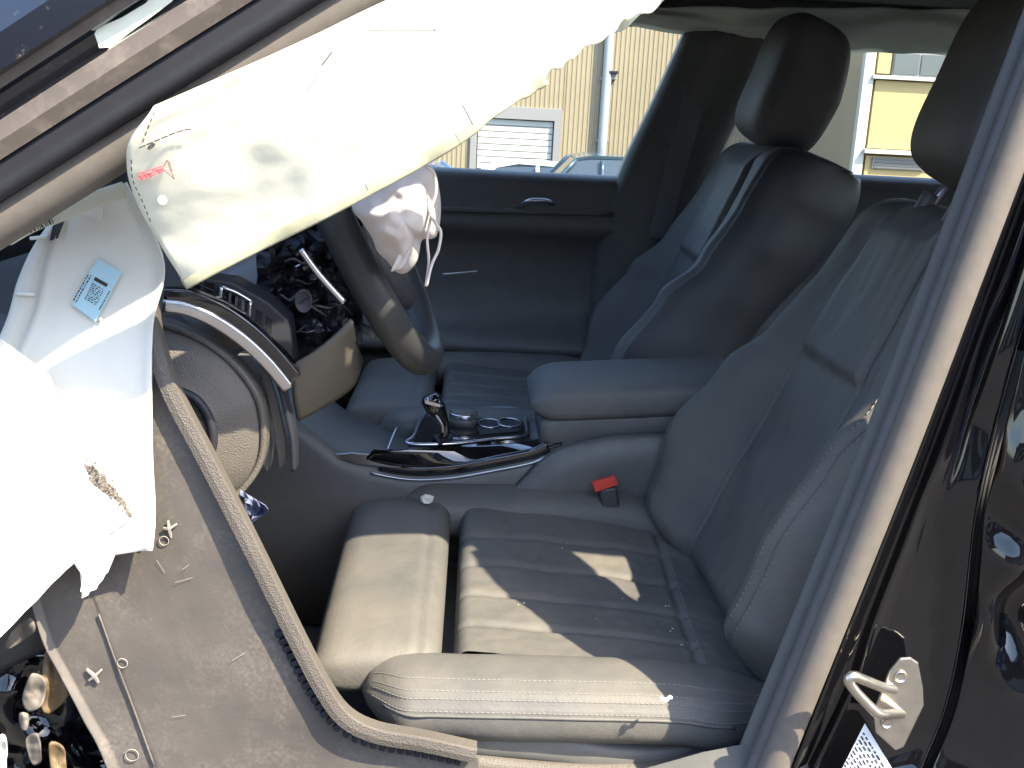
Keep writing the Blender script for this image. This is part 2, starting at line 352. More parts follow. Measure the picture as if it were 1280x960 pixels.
# parked vehicles beyond the passenger window
def parked(name, x, y, top, ln, wd, col, label, pick=False, glassc='darkglass'):
    z0 = top-1.55; pm = mat(name+'_paint', col, .3, coat=.8)
    c = empty(name, (x, y, z0), label, 'car', 'vehicles parked in front of the warehouse or added out of view')
    def P(a, b, z): return Vector((x+a*ln/2, y+b*wd/2, z0+z))
    if pick: prof = [(-1, .45), (-1, .95), (-.62, 1.05), (-.30, 1.08), (-.18, 1.10), (.28, 1.10), (.32, 1.06), (1, 1.04), (1, .45)]
    else: prof = [(-1, .35), (-1, .72), (-.93, .85), (-.45, .98), (-.3, 1.0), (.75, 1.02), (.95, .98), (1, .8), (1, .35)]
    rings = [[P(a, s*k, z if abs(s) < 1 else .35+(z-.35)*.96) for a, z in prof] for s, k in ((-1, .96), (-.97, 1), (0, 1), (.97, 1), (1, .96))]
    loft('body', rings, pm, c, smooth=False)
    if pick: cab = [(-.24, 1.09), (-.10, 1.50), (.0, 1.55), (.22, 1.55), (.29, 1.10)]
    else: cab = [(-.46, .98), (-.14, 1.46), (.05, 1.55), (.55, 1.52), (.90, 1.01)]
    rings = [[P(a, s*(1 if z < 1.2 else .80), z) for a, z in cab] for s in (-.93, 0, .93)]
    loft('cabin', rings, M[glassc], c, smooth=False)
    roofp = [(a*.98, z) for a, z in cab if z > 1.4]
    rings = [[P(a, s, z+.025) for a, z in roofp]+[P(a, s, z-.02) for a, z in roofp[::-1]] for s in (-.76, 0, .76)]
    loft('roof', rings, pm, c, smooth=False)
    for s in (-1, 1):
        for k, (ca, cz) in enumerate(((cab[0], cab[1]), (cab[-1], cab[-2]))):
            tube('pillar', [P(ca[0], .94*s, ca[1]), P((ca[0]+cz[0])/2, .88*s, (ca[1]+cz[1])/2), P(cz[0], .80*s, cz[1])], .04, pm, c, n=4, seg=6)
        mid = (cab[1][0]+cab[-2][0])/2
        tube('pillar', [P(mid, .95*s, cab[0][1]), P(mid, .88*s, 1.3), P(mid, .80*s, 1.5)], .04, pm, c, n=4, seg=6)
        box('mirror', P(cab[0][0]+.07, s*1.06, 1.08), (.08, .10, .08), pm, c, .03)
    for s in (-1, 1):
        for a in (-.62, .62):
            w = loft('wheel', [[P(a, 0, .33)+Vector((math.cos(t)*.33*k, s*(wd/2-.22+b), math.sin(t)*.33*k)) for t in [i*math.pi/10 for i in range(20)]] for b, k in ((0, .9), (.03, 1), (.19, 1), (.22, .9))], M['rubber'], c)
            loft('rim', [[P(a, 0, .33)+Vector((math.cos(t)*.2*k, s*(wd/2+.0+b), math.sin(t)*.2*k)) for t in [i*math.pi/10 for i in range(20)]] for b, k in ((-.02, 1), (.012, .95))], M['silver'], w)
    box('headlight', P(-.985, .65, .70), (.06, .16, .08), M['door_white'], c, .03); box('headlight', P(-.985, -.65, .70), (.06, .16, .08), M['door_white'], c, .03)
    return c
parked('parked_pickup', at(742, 205, Y=17).x-.1, 17, at(735, 194, Y=17).z, 5.2, 1.9, (.018, .045, .065), 'teal blue pickup parked before the warehouse wall by the downpipe', True)
parked('parked_or_added_car', at(640, 205, Y=19).x, 19.5, at(640, 201, Y=19.5).z, 4.4, 1.8, (.45, .47, .44), 'pale grey parked car in front of the white roller door', glassc='darkglass')
parked('parked_or_added_car', at(545, 205, Y=16).x-1.2, 15.5, at(550, 203, Y=15.5).z, 4.6, 1.85, (.05, .10, .20), 'dark blue parked car left of the white roller door')

parked('parked_or_added_car', 3.2, -5.2, 1.5, 4.5, 1.8, (.03, .07, .30), 'bright blue car added out of view to colour reflections in the black paint')  # unseen car, added to give the black paint coloured reflections
parked('parked_or_added_car', 7.9, -5.6, 1.5, 4.4, 1.8, (.42, .07, .02), 'orange red car added out of view beside the blue one for paint reflections')  # second unseen car, added for the same reflections
sh = empty('reflection_shed', (0, -16, 0), 'long low brown shed added out of view to darken reflections in the black paint', 'building')  # unseen shed, added to darken what the black paint mirrors
M['brown'] = mat('reflection_shed_brown', (.12, .085, .06), .7, var=.15, vs_=1)
box('wall', (0, -19, 2.6), (26, 3, 2.6), M['brown'], sh, 0); box('roof', (0, -19, 5.35), (26.6, 3.6, .15), M['greytrim'], sh, .02)  # wall and roof of the unseen added shed
for i in range(6): box('door', (-18+i*7, -15.96, 1.5), (1.6, .05, 1.5), M['whitetrim'], sh, .02)  # doors of the unseen added shed

# ------------------------------------------------------------------ the wrecked car
CAR = empty('wrecked_car', (.1, .95, 0), 'black crashed car with its front door gone, dark leather cabin open to view', 'car')
exec_parts = []

# --- near side: pillar, seals
def ext(pts, a, b):
    """extend a pixel polyline at both ends"""
    (x0, y0), (x1, y1) = pts[0], pts[1]; (u0, v0), (u1, v1) = pts[-1], pts[-2]
    return [(x0+(x0-x1)*a, y0+(y0-y1)*a)]+list(pts)+[(u0+(u0-u1)*b, v0+(v0-v1)*b)]
# A pillar and roof rail as one swept body. Lines across the pillar (pixel at the picture edge) with their depth
BANDS = [(-70, .075), (-20, .035), (40, .012), (88, .010), (95, .024), (111, .026), (118, .040), (143, .046), (150, .030), (176, .024), (200, .030), (206, .058)]
def aline(y0, Y):
    # every line runs from the left edge up to the right, flattening towards the roof
    k = .66-.00013*y0
    px = [(-260, y0+260*k*1.02), (0, y0), (250, y0-250*k), (500, y0-500*k*.985), (760, y0-760*k*.95)]
    P = L(px, [Y-.01, Y, Y+.015, Y+.035, Y+.055])
    e = P[-1]; P += [e+Vector((.16, .012, .055)), e+Vector((.42, .02, .085)), e+Vector((.9, .02, .09)), e+Vector((1.7, .0, .02))]
    return P
rows = [spline(aline(y0, Y), 70) for y0, Y in BANDS]
M['flange'] = mat('brown_reflection_flange', (.075, .062, .053), .6, coat=.2, var=.10, vs_=14, dust=(.2, .17, .14), dust_s=30, dust_lo=.5, dust_hi=.9)  # tan reflection on these bands painted as a brown base, dust specks over it
ap = sheet('a_pillar', rows, [M['paint'], M['flange']], CAR, thick=.004, off=1, smooth=False)
for f in ap.data.polygons:
    if f.index//69 in (4, 8, 9): f.material_index = 1
tube('drip_rubber', aline(226, .052), .018, M['rubber'], CAR, n=70, prof=[(.013, -.0170), (.019, -.008), (.012, -.001), (.017, .006), (.011, .016), (-.02, .018), (-.02, -.018)])
sl = tube('door_seal', aline(274, .074), .024, M['seal'], CAR, n=90, seg=16, prof=circ(.024, 18, .0245))
# reflection of the airbag in the pillar paint, put in as a white shape
def on_band(px, py, Y): return at(px, py, Y=Y)
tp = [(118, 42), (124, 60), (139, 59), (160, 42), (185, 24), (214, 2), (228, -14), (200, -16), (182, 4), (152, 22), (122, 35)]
o = prism('airbag_reflection', [at(x, y, Y=.030+.0001*x) for x, y in tp], (0, 1, 0), .002, M['airbag2']); tag(o, 'white reflection of the airbag, put on the black windscreen pillar as a shape', 'painted reflection')

# --- B pillar
Lp = [(923, 960), (1069, 600), (1172, 330), (1258, 100)]
Rp = [(983, 960), (1127, 600), (1229, 330), (1306, 125)]
l2 = [(1020, 960), (1075, 844), (1094, 780), (1163, 600), (1262, 330), (1340, 115)]
l3 = [(1150, 960), (1180, 885), (1202, 780), (1226, 600), (1300, 330), (1370, 115)]
def off(pts, d): return [(x+d, y+d*.35) for x, y in pts]
def bl(pts, Y): return spline(L(ext(pts, .6, .75), [Y-.02]+[Y+.010*i/(len(pts)-1)*3 for i in range(len(pts))]+[Y+.05]), 60)
rows = [bl(off(Rp, -30), .165), bl(off(Rp, -4), .150), bl(off(Rp, 4), .128), bl(off(Rp, 9), .124), bl(off(l2, -12), .136), bl(off(l2, -5), .120), bl(l2, .116), bl(off(l2, 6), .121), bl(off(l2, 24), .118), bl(off(l3, -30), .112), bl(off(l3, -8), .104), bl(l3, .098), bl(off(l3, 5), .104), bl(off(l3, 9), .150), bl(off(l3, 30), .165)]
for k in range(5, 12):
    rows[k] = [p+Vector((0, .011*nz((i*.16, k*.45, 2))*sstep(20, 27, i)*(1-sstep(44, 52, i))*(1 if k < 11 else .5), 0)) for i, p in enumerate(rows[k])]
bp = sheet('b_pillar', rows, M['paintclean'], CAR, thick=.003, off=1, sub=1)
mid = [((a[0]*.62+b[0]*.38), (a[1]*.62+b[1]*.38)) for a, b in zip(Lp, Rp)]
mid2 = [((a[0]*.28+b[0]*.72), (a[1]*.28+b[1]*.72)) for a, b in zip(Lp, Rp)]
mid0 = [((a[0]*.93+b[0]*.07), (a[1]*.93+b[1]*.07)) for a, b in zip(Lp, Rp)]
tube('door_seal', bl(mid2, .112), .016, M['seal'], CAR, n=60, seg=16, prof=circ(.0165, 18, .0175))
tube('seal_lip', bl(mid, .125), .014, M['sealdark'], CAR, n=60, seg=12, prof=circ(.011, 12, .0135))
tube('pillar_trim', bl(mid0, .155), .02, M['headliner'], CAR, n=60, seg=12, prof=circ(.010, 12, .013))
# inner B pillar trim behind the seal
rows = [bl(off(Lp, 4), .155), bl(off(Lp, 22), .20), bl(off(Lp, 50), .225), bl(off(Lp, 80), .23)]
sheet('pillar_cover', rows, M['plastic'], CAR, thick=.006)
# rear door skin, dented
rows = []
for k in range(26):
    f = k/25; base = bl(off(l3, 12+f*420), .088-.052*math.sin(min(1, f*2.2)*math.pi/2)); rr = []
    for i, p in enumerate(base):
        h = i/59; w = sstep(.16, .30, h)*(1-sstep(.80, .92, h))*sstep(0, .025, f)
        a = .5*nz((f*8+.35*nz((f*4, h*9, 3)), h*9, 0), 1, 3)+.32*nz((f*11, h*16, 2), 1, 9)
        ov = math.hypot((f-.12)/.07, (h-.46)/.055)
        rr.append(p+Vector((0, -1, 0))*(w*(.075*a)+.010*math.exp(-(ov-1)**2*9)))
    rows.append(rr)
last = rows[-1]
for k in range(1, 15):
    rows.append([Vector((p.x+k*.065, .03+.02*math.sin(k*.3)-.002*k*k*.2+.004*nz((k*.4, i*.2, 5))*(1-k/15)+.35*max(0, .62-p.z)**2+(p.y-.03)*max(0, 1-k/3), p.z)) for i, p in enumerate(last)])
rd_ = sheet('rear_door', rows, M['paintclean'], CAR, thick=.003, off=1, sub=1)
bm = bmesh.new(); bm.from_mesh(rd_.data); bmesh.ops.delete(bm, geom=[f for f in bm.faces if f.calc_center_median().z > 1.16], context='FACES'); bm.to_mesh(rd_.data); bm.free()
tube('window_frame', bl(off(l3, 20), .115)[34:], .014, M['rubber'], rd_, n=30, seg=8)
# striker
SY = .090
plate = [(1137, 820), (1146, 826), (1152, 856), (1153, 880), (1128, 932), (1118, 936), (1094, 914), (1090, 890), (1110, 838), (1124, 821)]
stk = prism('door_striker', [at(x, y, Y=SY) for x, y in plate], (0, -1, 0), .0045, M['steel'], CAR, bev=.0015)
tube('striker_loop', [at(1118, 862, Y=SY), at(1108, 861, Y=SY-.012), at(1080, 850, Y=SY-.030), at(1066, 845, Y=SY-.036), at(1061, 851, Y=SY-.037), at(1070, 865, Y=SY-.037), at(1088, 884, Y=SY-.036), at(1098, 892, Y=SY-.034), at(1110, 893, Y=SY-.024), at(1128, 892, Y=SY)], .0058, M['steel'], stk, n=60, seg=10)
for (x, y) in ((1126, 846), (1109, 903)):
    p = at(x, y, Y=SY-.005)
    loft('screw_head', [[p+Vector((math.cos(t)*.0075*k, -b, math.sin(t)*.0075*k)) for t in [i*math.pi/12 for i in range(24)]] for b, k in ((0, 1), (.0015, .98), (.0022, .86), (.0010, .80), (.0008, .3))], M['steel'], stk)
lb = [(1081, 904), (1116, 962), (1090, 1000), (1040, 985)]
lab = prism('pillar_label', [at(x, y, Y=.098) for x, y in lb], (0, -1, 0), .0008, M['paper'], CAR)
def bar(p0, p1, w, Y, m, parent, name='print_bar'):
    a, b = Vector((p0[0], p0[1])), Vector((p1[0], p1[1])); d = (b-a).normalized(); q = Vector((-d.y, d.x))*w/2
    return [at(*(a+q), Y=Y), at(*(b+q), Y=Y), at(*(b-q), Y=Y), at(*(a-q), Y=Y)]
def prints(name, quads, m, parent):
    V = []; F = []
    for q in quads: F.append(tuple(range(len(V), len(V)+len(q)))); V += q
    return link(name, mesh(name, V, F), m, parent, False)
qs = []
rnd = random.Random(3)
for i in range(11):
    t = i/10; a = (1079-26*t, 916+44*t); b = (a[0]+26, a[1]+43)
    x = 0
    while x < .95:
        l = rnd.uniform(.04, .16)
        qs.append(bar((a[0]+26*x, a[1]+43*x), (a[0]+26*min(1, x+l), a[1]+43*min(1, x+l)), 2.0, .0965, None, None)); x += l+rnd.uniform(.03, .08)
prints('label_print', qs, M['ink'], lab)
# sill under the seat side
rows = [spline(L([(560, 985), (760, 975), (900, 940), (1000, 930)], y), 12) for y in (.30, .22, .15)]+[spline(L([(590, 1020), (760, 1012), (930, 1000), (1060, 990)], y), 12) for y in (.11, .09)]+[spline(L([(590, 1075), (760, 1075), (930, 1065), (1060, 1055)], .085), 12)]
sheet('door_sill', rows, M['plastic'], CAR, thick=.01)

prof = [(.20, .47), (.12, .475), (.075, .455), (.055, .40), (.075, .32), (.12, .27), (.20, .26)]
loft('rocker_panel', [[Vector((x, y, z-.01*abs(x)*.2)) for y, z in prof] for x in [-.85+i*.15 for i in range(18)]], M['paintclean'], CAR)
rows = []
for i in range(14):
    z = .42+i*.047
    rows.append([Vector((-1.04-.07*j, .20-.10*math.sin(min(1, j/8)*1.5)+.05*max(0, z-.85)*2+.012*nz((i*.4, j*.5, 1)), z)) for j in range(14)])
sheet('front_wing', rows, M['paint'], CAR, thick=.003)
# --- hinge pillar panel with its edging strip
rim = [(186, 380), (193, 425), (215, 490), (262, 580), (318, 690), (372, 800), (405, 862), (432, 897), (470, 916), (530, 927), (594, 941)]
PY = .192
rt = spline(L(rim+[(602, 1000), (640, 1180)], [PY+.030, PY+.026, PY+.02, PY+.01]+[PY]*9), 70)
lf = spline(L([(40, 380), (30, 520), (20, 640), (50, 780), (78, 840), (104, 890), (140, 968), (200, 1180)], [PY+.04, PY+.035, PY+.03]+[PY+.015]*5), 70)
rows = []
CA, CB = at(116, 765, Y=PY), at(192, 968, Y=PY); _cd = (CB-CA).normalized(); _cn = Vector((-_cd.z, 0, _cd.x))
def cdist(p): return (p-CA).dot(_cn)
NU = 260
for i in range(70):
    r = []
    for j in range(NU):
        f = j/(NU-1); p = lf[i].lerp(rt[i], f); h = i/69
        d = .0018*nz((p.x*7, p.z*7, 1))+.0005*nz((p.x*40, p.z*40, 4))
        cd = cdist(p); cr = cd/.0016
        d -= 0+.008*(1-sstep(0, .03, f))
        d -= .0012*sstep(-.002, .003, cd)
        r.append(p+Vector((0, d, 0)))
    rows.append(r)
HG = [r[::9] for r in rows]
hp = sheet('hinge_pillar_panel', rows, M['panel'], CAR, thick=.004, off=1)
tube('moulded_ridge', [Vector((q.x, surf_y(HG, *q2)-.0035, q.z)) for q, q2 in ((at(x, y, Y=PY), (x, y)) for x, y in ((120, 772), (140, 826), (160, 880), (190, 964)))], .0013, M['panel'], hp, n=20, seg=8)
hp['label'] = 'scuffed dusty grey plastic panel at the hinge pillar'
RY = .186
rpath = spline(L(rim, [RY+.034, RY+.030, RY+.022, RY+.012]+[RY]*7), 80)
es = loft('edge_strip', sweep_rings(rpath, [(.010, -.009), (.0115, 0), (.0105, .008), (.006, .0095), (-.012, .0095), (-.014, .008), (-.014, -.008), (.006, -.0100)]), M['greyplastic'], hp, smooth=False)
for k in range(46):
    i = 46+k*1.15
    if i >= 78: break
    a = rpath[int(i)].lerp(rpath[int(i)+1], i % 1); t = (rpath[int(i)+1]-rpath[int(i)-1]).normalized(); b = t.cross(Vector((0, -1, 0)))
    rot = Matrix((t, Vector((0, 1, 0)), b)).transposed()
    box('edge_clip', a+b*.0150+Vector((0, .004, 0)), (.0038, .006, .0070), M['rubber'], es, .0015, rot)
def star(px, py, k, parent):
    c = at(px, py, Y=surf_y(HG, px, py)-.003); bm = bmesh.new(); rnd = random.Random(px)
    a0 = rnd.uniform(0, 1)
    for q in range(4):
        a = a0+q*1.45+rnd.uniform(-.2, .2); d = Vector((math.cos(a), 0, math.sin(a))); s = Vector((-d.z, 0, d.x)); l = k*rnd.uniform(.7, 1.2); w = k*.16
        V = [c+s*w, c+d*l+s*w*.6, c+d*l-s*w*.6, c-s*w]; T = [v+Vector((0, -k*.35, 0))*(1 if i in (0, 3) else .5) for i, v in enumerate(V)]
        A = [bm.verts.new(v) for v in V]; B = [bm.verts.new(v) for v in T]
        bm.faces.new(B)
        for i in range(4): bm.faces.new((A[i], A[(i+1) % 4], B[(i+1) % 4], B[i]))
    bmesh.ops.recalc_face_normals(bm, faces=bm.faces[:]); me = bpy.data.meshes.new('broken_clip'); bm.to_mesh(me); bm.free()
    return link('broken_clip', me, M['scuff'], parent, False)
M['scuff'] = mat('scuffed_plastic', (.24, .215, .19), .7)
M['seal2'] = mat('pale_plastic', (.40, .37, .33), .6)
for x, y, k in ((119, 844, .011), (212, 660, .010), (174, 676, .010)): star(x, y, k, hp)
for x, y, r in ((205, 676, .0055), (153, 829, .006), (165, 944, .008)):
    c = at(x, y, Y=surf_y(HG, x, y)-.003)
    tube('clip_ring', [c+Vector((math.cos(t)*r, 0, math.sin(t)*r)) for t in [i*math.pi/5 for i in range(10)]], .0006, M['scuff'], hp, n=30, seg=6, closed=True)
# scratches
qs = []; rnd = random.Random(5)
for a, b in (((219, 728), (241, 722)), ((196, 700), (206, 716)), ((228, 712), (236, 706)), ((290, 826), (306, 816)), ((215, 896), (232, 894))):
    qs.append(bar(a, b, rnd.uniform(.5, .9), surf_y(HG, *a)-.0035, None, None))
for q in qs: prints('scratch', [q], M['scuff'], hp)

M['dull'] = mat('dull_grey_bracket', (.13, .115, .095), .65, var=.3, vs_=40)
# --- crumpled wing and broken front body at lower left
rows = []
for i in range(26):
    r = []
    for j in range(22):
        px = -120+j*16; py = 760+i*12
        n1 = nz((j*.28, i*.24, 2), 1, 5)+.35*abs(nz((j*.5, i*.45, 1), 1, 2))
        r.append(at(px, py, Y=.27+.06*n1))
    rows.append(r)
o = sheet('crumpled_wing', rows, M['paintclean'], CAR, thick=.002, sub=1); o['label'] = 'crumpled black front wing metal behind the grey panel'
def shard(name, pts, Y, m, dy=.02, th=.002):
    o0 = pts[0][0]+pts[0][1]; cx_ = sum(p[0] for p in pts)/len(pts); cy_ = sum(p[1] for p in pts)/len(pts)
    ed = spline([Vector((x, y, 0)) for x, y in pts], 33, True)[:-1]; rows = []
    for k in range(8):
        f = max(.02, k/7); rr = []
        for q in ed:
            x, y = cx_+(q.x-cx_)*f, cy_+(q.y-cy_)*f
            rr.append(at(x, y, Y=Y+.016*nz((x*.05, y*.03, o0))+.002*nz((x*.12, y*.12, o0))))
        rows.append(rr)
    V, F = gridf(rows, cu=True); o = link(name, mesh(name, V, F), m, CAR); q = o.modifiers.new('s', 'SOLIDIFY'); q.thickness = th; return o
shard('torn_bracket', [(52, 845), (60, 812), (82, 860), (84, 872), (62, 892), (50, 880)], .215, M['gold'])
shard('torn_bracket', [(30, 862), (40, 842), (56, 850), (52, 880), (36, 890), (28, 878)], .20, M['dull'])
shard('torn_bracket', [(32, 925), (46, 918), (52, 950), (40, 955)], .20, M['dull'])
shard('torn_bracket', [(24, 892), (36, 893), (34, 912), (26, 910)], .20, M['dull'])
shard('torn_bracket', [(8, 800), (36, 772), (42, 790), (10, 812)], .195, M['seal'])
shard('torn_bracket', [(-4, 925), (8, 925), (4, 975), (-8, 975)], .20, M['whiteplastic'])
shard('torn_bracket', [(62, 930), (80, 938), (82, 975), (66, 975)], .22, M['gold'])

# --- white broken plastic cover with blue label
wl_ = spline(L([(78, 262), (46, 300), (22, 350), (4, 410), (-50, 520), (-70, 640), (-60, 720)], [.205]*4+[.20, .19, .18]), 50)
wr_ = spline(L([(158, 228), (205, 325), (192, 400), (190, 470), (191, 560), (194, 640), (191, 686)], [.208, .208, .205, .200, .190, .180, .170]), 50)
rows = []
for i in range(50):
    r = []
    for j in range(30):
        f = j/29; p = wl_[i].lerp(wr_[i], f); h = i/49
        d = -.012*math.sin(f*math.pi)*(1-h*.5)+.008*math.exp(-((f-.16)/.03)**2)-.004*math.exp(-((f-.21)/.02)**2)+.002*nz((f*3, h*5, 1))
        if f > .95: d -= .006*(f-.95)/.05
        r.append(p+Vector((0, d, 0)))
    rows.append(r)
wp = sheet('plastic_cover', rows, M['whiteplastic'], None, thick=.003, off=1); tag(wp, 'broken milky white plastic cover bearing a blue sticker', 'plastic cover')
WG = rows
def onw(px, py, d=.002): return at(px, py, Y=surf_y(WG, px, py)-d-.0015)
lq = [(122, 323), (152, 341), (120, 402), (90, 380)]
YL = surf_y(WG, 120, 360)-.006
sk = prism('blue_sticker', [at(x, y, Y=YL) for x, y in lq], (0, -1, 0), .0008, M['blue'], wp)
qs = [bar((118, 348), (134, 357), 4.5, YL-.0014, None, None)]
for i in range(9):
    t = i/8; a = (115-9*t, 354+19*t); x = 0
    while x < 1:
        l = rnd.uniform(.06, .2); qs.append(bar((a[0]+15*x, a[1]+8.5*x), (a[0]+15*min(1, x+l), a[1]+8.5*min(1, x+l)), 1.3, YL-.0014, None, None)); x += l+rnd.uniform(.05, .16)
for a, b in (((114, 344), (94, 379)), ((110, 344), (91, 377)), ((137, 364), (124, 387))):
    x = 0
    while x < 1:
        l = rnd.uniform(.03, .09); qs.append(bar((a[0]+(b[0]-a[0])*x, a[1]+(b[1]-a[1])*x), (a[0]+(b[0]-a[0])*min(1, x+l), a[1]+(b[1]-a[1])*min(1, x+l)), 1.7, YL-.0014, None, None)); x += l+.04
prints('sticker_print', qs, M['ink'], sk)
for (a, b) in (((20, 368), (44, 368)), ((38, 298), (60, 296))):
    tube('rib', [onw(*a), onw((a[0]+b[0])/2, (a[1]+b[1])/2), onw(*b)], .0022, M['whiteplastic'], wp, n=8, seg=6)
prism('slot', [onw(*q) for q in ((66, 282), (80, 277), (72, 298), (62, 301))], (0, 1, 0), .001, M['rubber'], wp)
loft('rivet', [[onw(125, 399)+Vector((math.cos(t)*.0026*k, -b, math.sin(t)*.0026*k)) for t in [i*math.pi/6 for i in range(12)]] for b, k in ((0, 1), (.001, .8), (.0012, .2))], M['crumb'], wp)
tab = prism('clip_tab', [onw(*q, .004) for q in ((88, 254), (130, 250), (126, 276), (104, 268))], (0, 1, 0), .002, M['whiteplastic'], wp)
# barcode strap
sa = L([(8, 298), (40, 280), (72, 268), (110, 252), (156, 237)], [.170, .170, .170, .168, .165])
spath = spline(sa, 30)
strap = loft('fabric_strap', sweep_rings(spath, rrect(.0012, .0085, .001, 2)), M['airbag'], None); tag(strap, 'narrow white fabric strap printed with a barcode beside the seal', 'strap')
qs = []; x = 20
while x < 62:
    w = rnd.choice((.8, 1.2, 2.2)); y = 290-(x-20)*.42
    qs.append(bar((x-3, y-8), (x+5, y+7), w, .1665, None, None)); x += w+rnd.uniform(1, 2.4)
prints('barcode', qs, M['ink'], strap)

# torn cover sheet in front, lower left
tp = [(-90, 430), (0, 425), (60, 470), (93, 546), (103, 572), (108, 590), (112, 606), (122, 612), (138, 622), (152, 636), (163, 650), (146, 662), (129, 673), (136, 684), (133, 700), (134, 716), (122, 732), (110, 744), (102, 748), (101, 735), (103, 722), (93, 704), (60, 735), (0, 797), (-90, 880)]
_rg = random.Random(9); tp = [q for a, b in zip(tp, tp[1:]+tp[:1]) for q in [a]+([(a[0]+(b[0]-a[0])*f+_rg.uniform(-2.2, 2.2), a[1]+(b[1]-a[1])*f+_rg.uniform(-2.2, 2.2)) for f in (.25, .5, .75)] if a[0] > 40 and a[1] > 500 and math.hypot(b[0]-a[0], b[1]-a[1]) > 12 else [])]
tc_ = prism('torn_cover', [at(x, y, Y=.146+.00008*x-.00003*(y-600)) for x, y in tp], (0, 1, 0), .004, M['whiteplastic']); tag(tc_, 'jagged torn white cover sheet in front of the grey panel', 'torn cover')
prism('torn_foam', [at(x, y, Y=.156+.0001*(x-100)) for x, y in ((105, 580), (112, 584), (116, 582), (124, 592), (129, 593), (136, 606), (144, 611), (147, 620), (156, 627), (158, 637), (166, 645), (160, 652), (146, 642), (138, 630), (124, 618), (110, 604))], (0, 1, 0), .003, M['foam'], tc_)
fo = []
for i in range(110):
    t = rnd.random(); x = 108+t*52+rnd.uniform(-4, 8); y = 580+t*66+rnd.uniform(-13, 4); fo.append(at(x, y, Y=.152+rnd.uniform(-.004, .006)))
blobs('torn_foam', fo, .0010, M['foam'], tc_, 4, 1)

# --- curtain airbag on the near side
top = spline(L([(192, 133), (290, 92), (400, 42), (480, 2), (580, -40), (700, -70), (860, -90)], [.030, .038, .052, .070, .095, .115, .135]), 110)
m1 = spline(L([(158, 190), (230, 165), (360, 120), (500, 70), (600, 25), (710, -12), (852, -62)], [.036, .050, .062, .078, .098, .117, .14]), 110)
m2 = spline(L([(172, 255), (262, 232), (380, 190), (520, 135), (615, 80), (715, 30), (846, -36)], [.075, .080, .085, .095, .110, .13, .15]), 110)
bot = spline(L([(231, 354), (300, 318), (420, 258), (540, 193), (590, 160), (610, 142), (650, 116), (690, 92), (720, 66), (752, 49), (790, 22), (840, -12)], [.125, .118, .110, .110, .114, .116, .120, .124, .128, .132, .14, .16]), 110)
rows = []
K = 44
cols = [spline([top[i], m1[i], m2[i], bot[i]], K) for i in range(110)]
for k in range(K):
    r = []
    for i in range(110):
        p = cols[i][k].copy(); u, v = i/109, k/(K-1)
        d = .003*math.sin(u*23+v*4+2*nz((u*6, v*2, 0)))*sstep(.05, .3, v)+.006*nz((u*8, v*3, 7))+.0015*nz((u*22, v*9, 1))
        d *= sstep(0, .12, v)
        jag = .009*nz((u*40, 3, 1))*sstep(.62, .7, u)*(1-sstep(.88, .95, u))*sstep(.9, 1, v)
        r.append(p+Vector((0, d, jag)))
    rows.append(r)
CG = rows
ca = sheet('curtain_airbag', rows, M['airbag'], None, thick=.003, off=1); tag(ca, 'big white deflated curtain airbag hanging along the open front doorway', 'airbag')
hem = [rows[-1][i] for i in range(0, 80)]
loft('hem', sweep_rings(poly(hem, 120), rrect(.0022, .0065, .002, 2)), M['hem'], ca)
def onc(px, py, d=.004): return at(px, py, Y=surf_y(CG, px, py)-d)
st = []
def stitch(pts, ln=.004, gap=.003, r=.0005, name='stitch', m='ink', parent=None, fn=None):
    P = spline([fn(*p) for p in pts], 200); V = []; F = []
    s = 0; acc = 0; on = True; start = P[0]
    for a, b in zip(P, P[1:]):
        acc += (b-a).length
        if on and acc >= ln:
            d = (b-start).normalized(); q = d.cross(Vector((0, -1, 0))).normalized()*r; k = len(V)
            V += [start+q, b+q, b-q, start-q]; F.append((k, k+1, k+2, k+3)); on = False; acc = 0
        elif not on and acc >= gap: on = True; acc = 0; start = b
    return link(name, mesh(name, V, F), M[m], parent, False)
stitch([(193, 140), (183, 165), (176, 184)], parent=ca, fn=onc); stitch([(164, 200), (166, 225), (178, 252), (191, 284)], parent=ca, fn=onc)
stitch([(174, 185), (200, 174), (225, 164), (247, 160)], .006, .001, .0006, parent=ca, fn=onc)
for x, y, a, b in ((189, 183, .0045, .002), (203, 250, .0045, .0045)):
    c = onc(x, y, .0045); ang = R(40)
    prints('eyelet', [[c+Vector((math.cos(t)*a*math.cos(ang)-math.sin(t)*b*math.sin(ang), 0, math.cos(t)*a*math.sin(ang)+math.sin(t)*b*math.cos(ang))) for t in [i*math.pi/8 for i in range(16)]]], M['sealdark'] if x < 195 else M['airbag2'], ca)
ym = surf_y(CG, 195, 215)-.0055
prints('red_mark', [bar(a, b, 1.3, ym, None, None) for a, b in (((172, 217), (203, 208)), ((173, 221), (204, 212)), ((172, 224), (190, 217)), ((176, 225), (206, 213)), ((190, 213), (205, 211)), ((173, 219), (178, 225)), ((184, 216), (190, 222)), ((195, 212), (200, 217)), ((178, 216), (184, 223)))], M['redink'], ca)
prints('outline_mark', [bar(a, b, 1.2, ym, None, None) for a, b in (((204, 209), (209, 200)), ((209, 200), (213, 213)), ((213, 213), (218, 224)), ((218, 224), (206, 213)), ((211, 201), (215, 214)))], M['brownink'], ca)
for a, b, w in (((578, 131), (591, 156), 1.6), ((460, 38), (545, 38), 1.3), ((543, 36), (544, 43), 1.5), ((456, 229), (460, 238), 1.3), ((415, 65), (402, 82), 2)): prints('slit', [bar(a, b, w, surf_y(CG, *a)-.007, None, None)], M['sealdark'], ca)
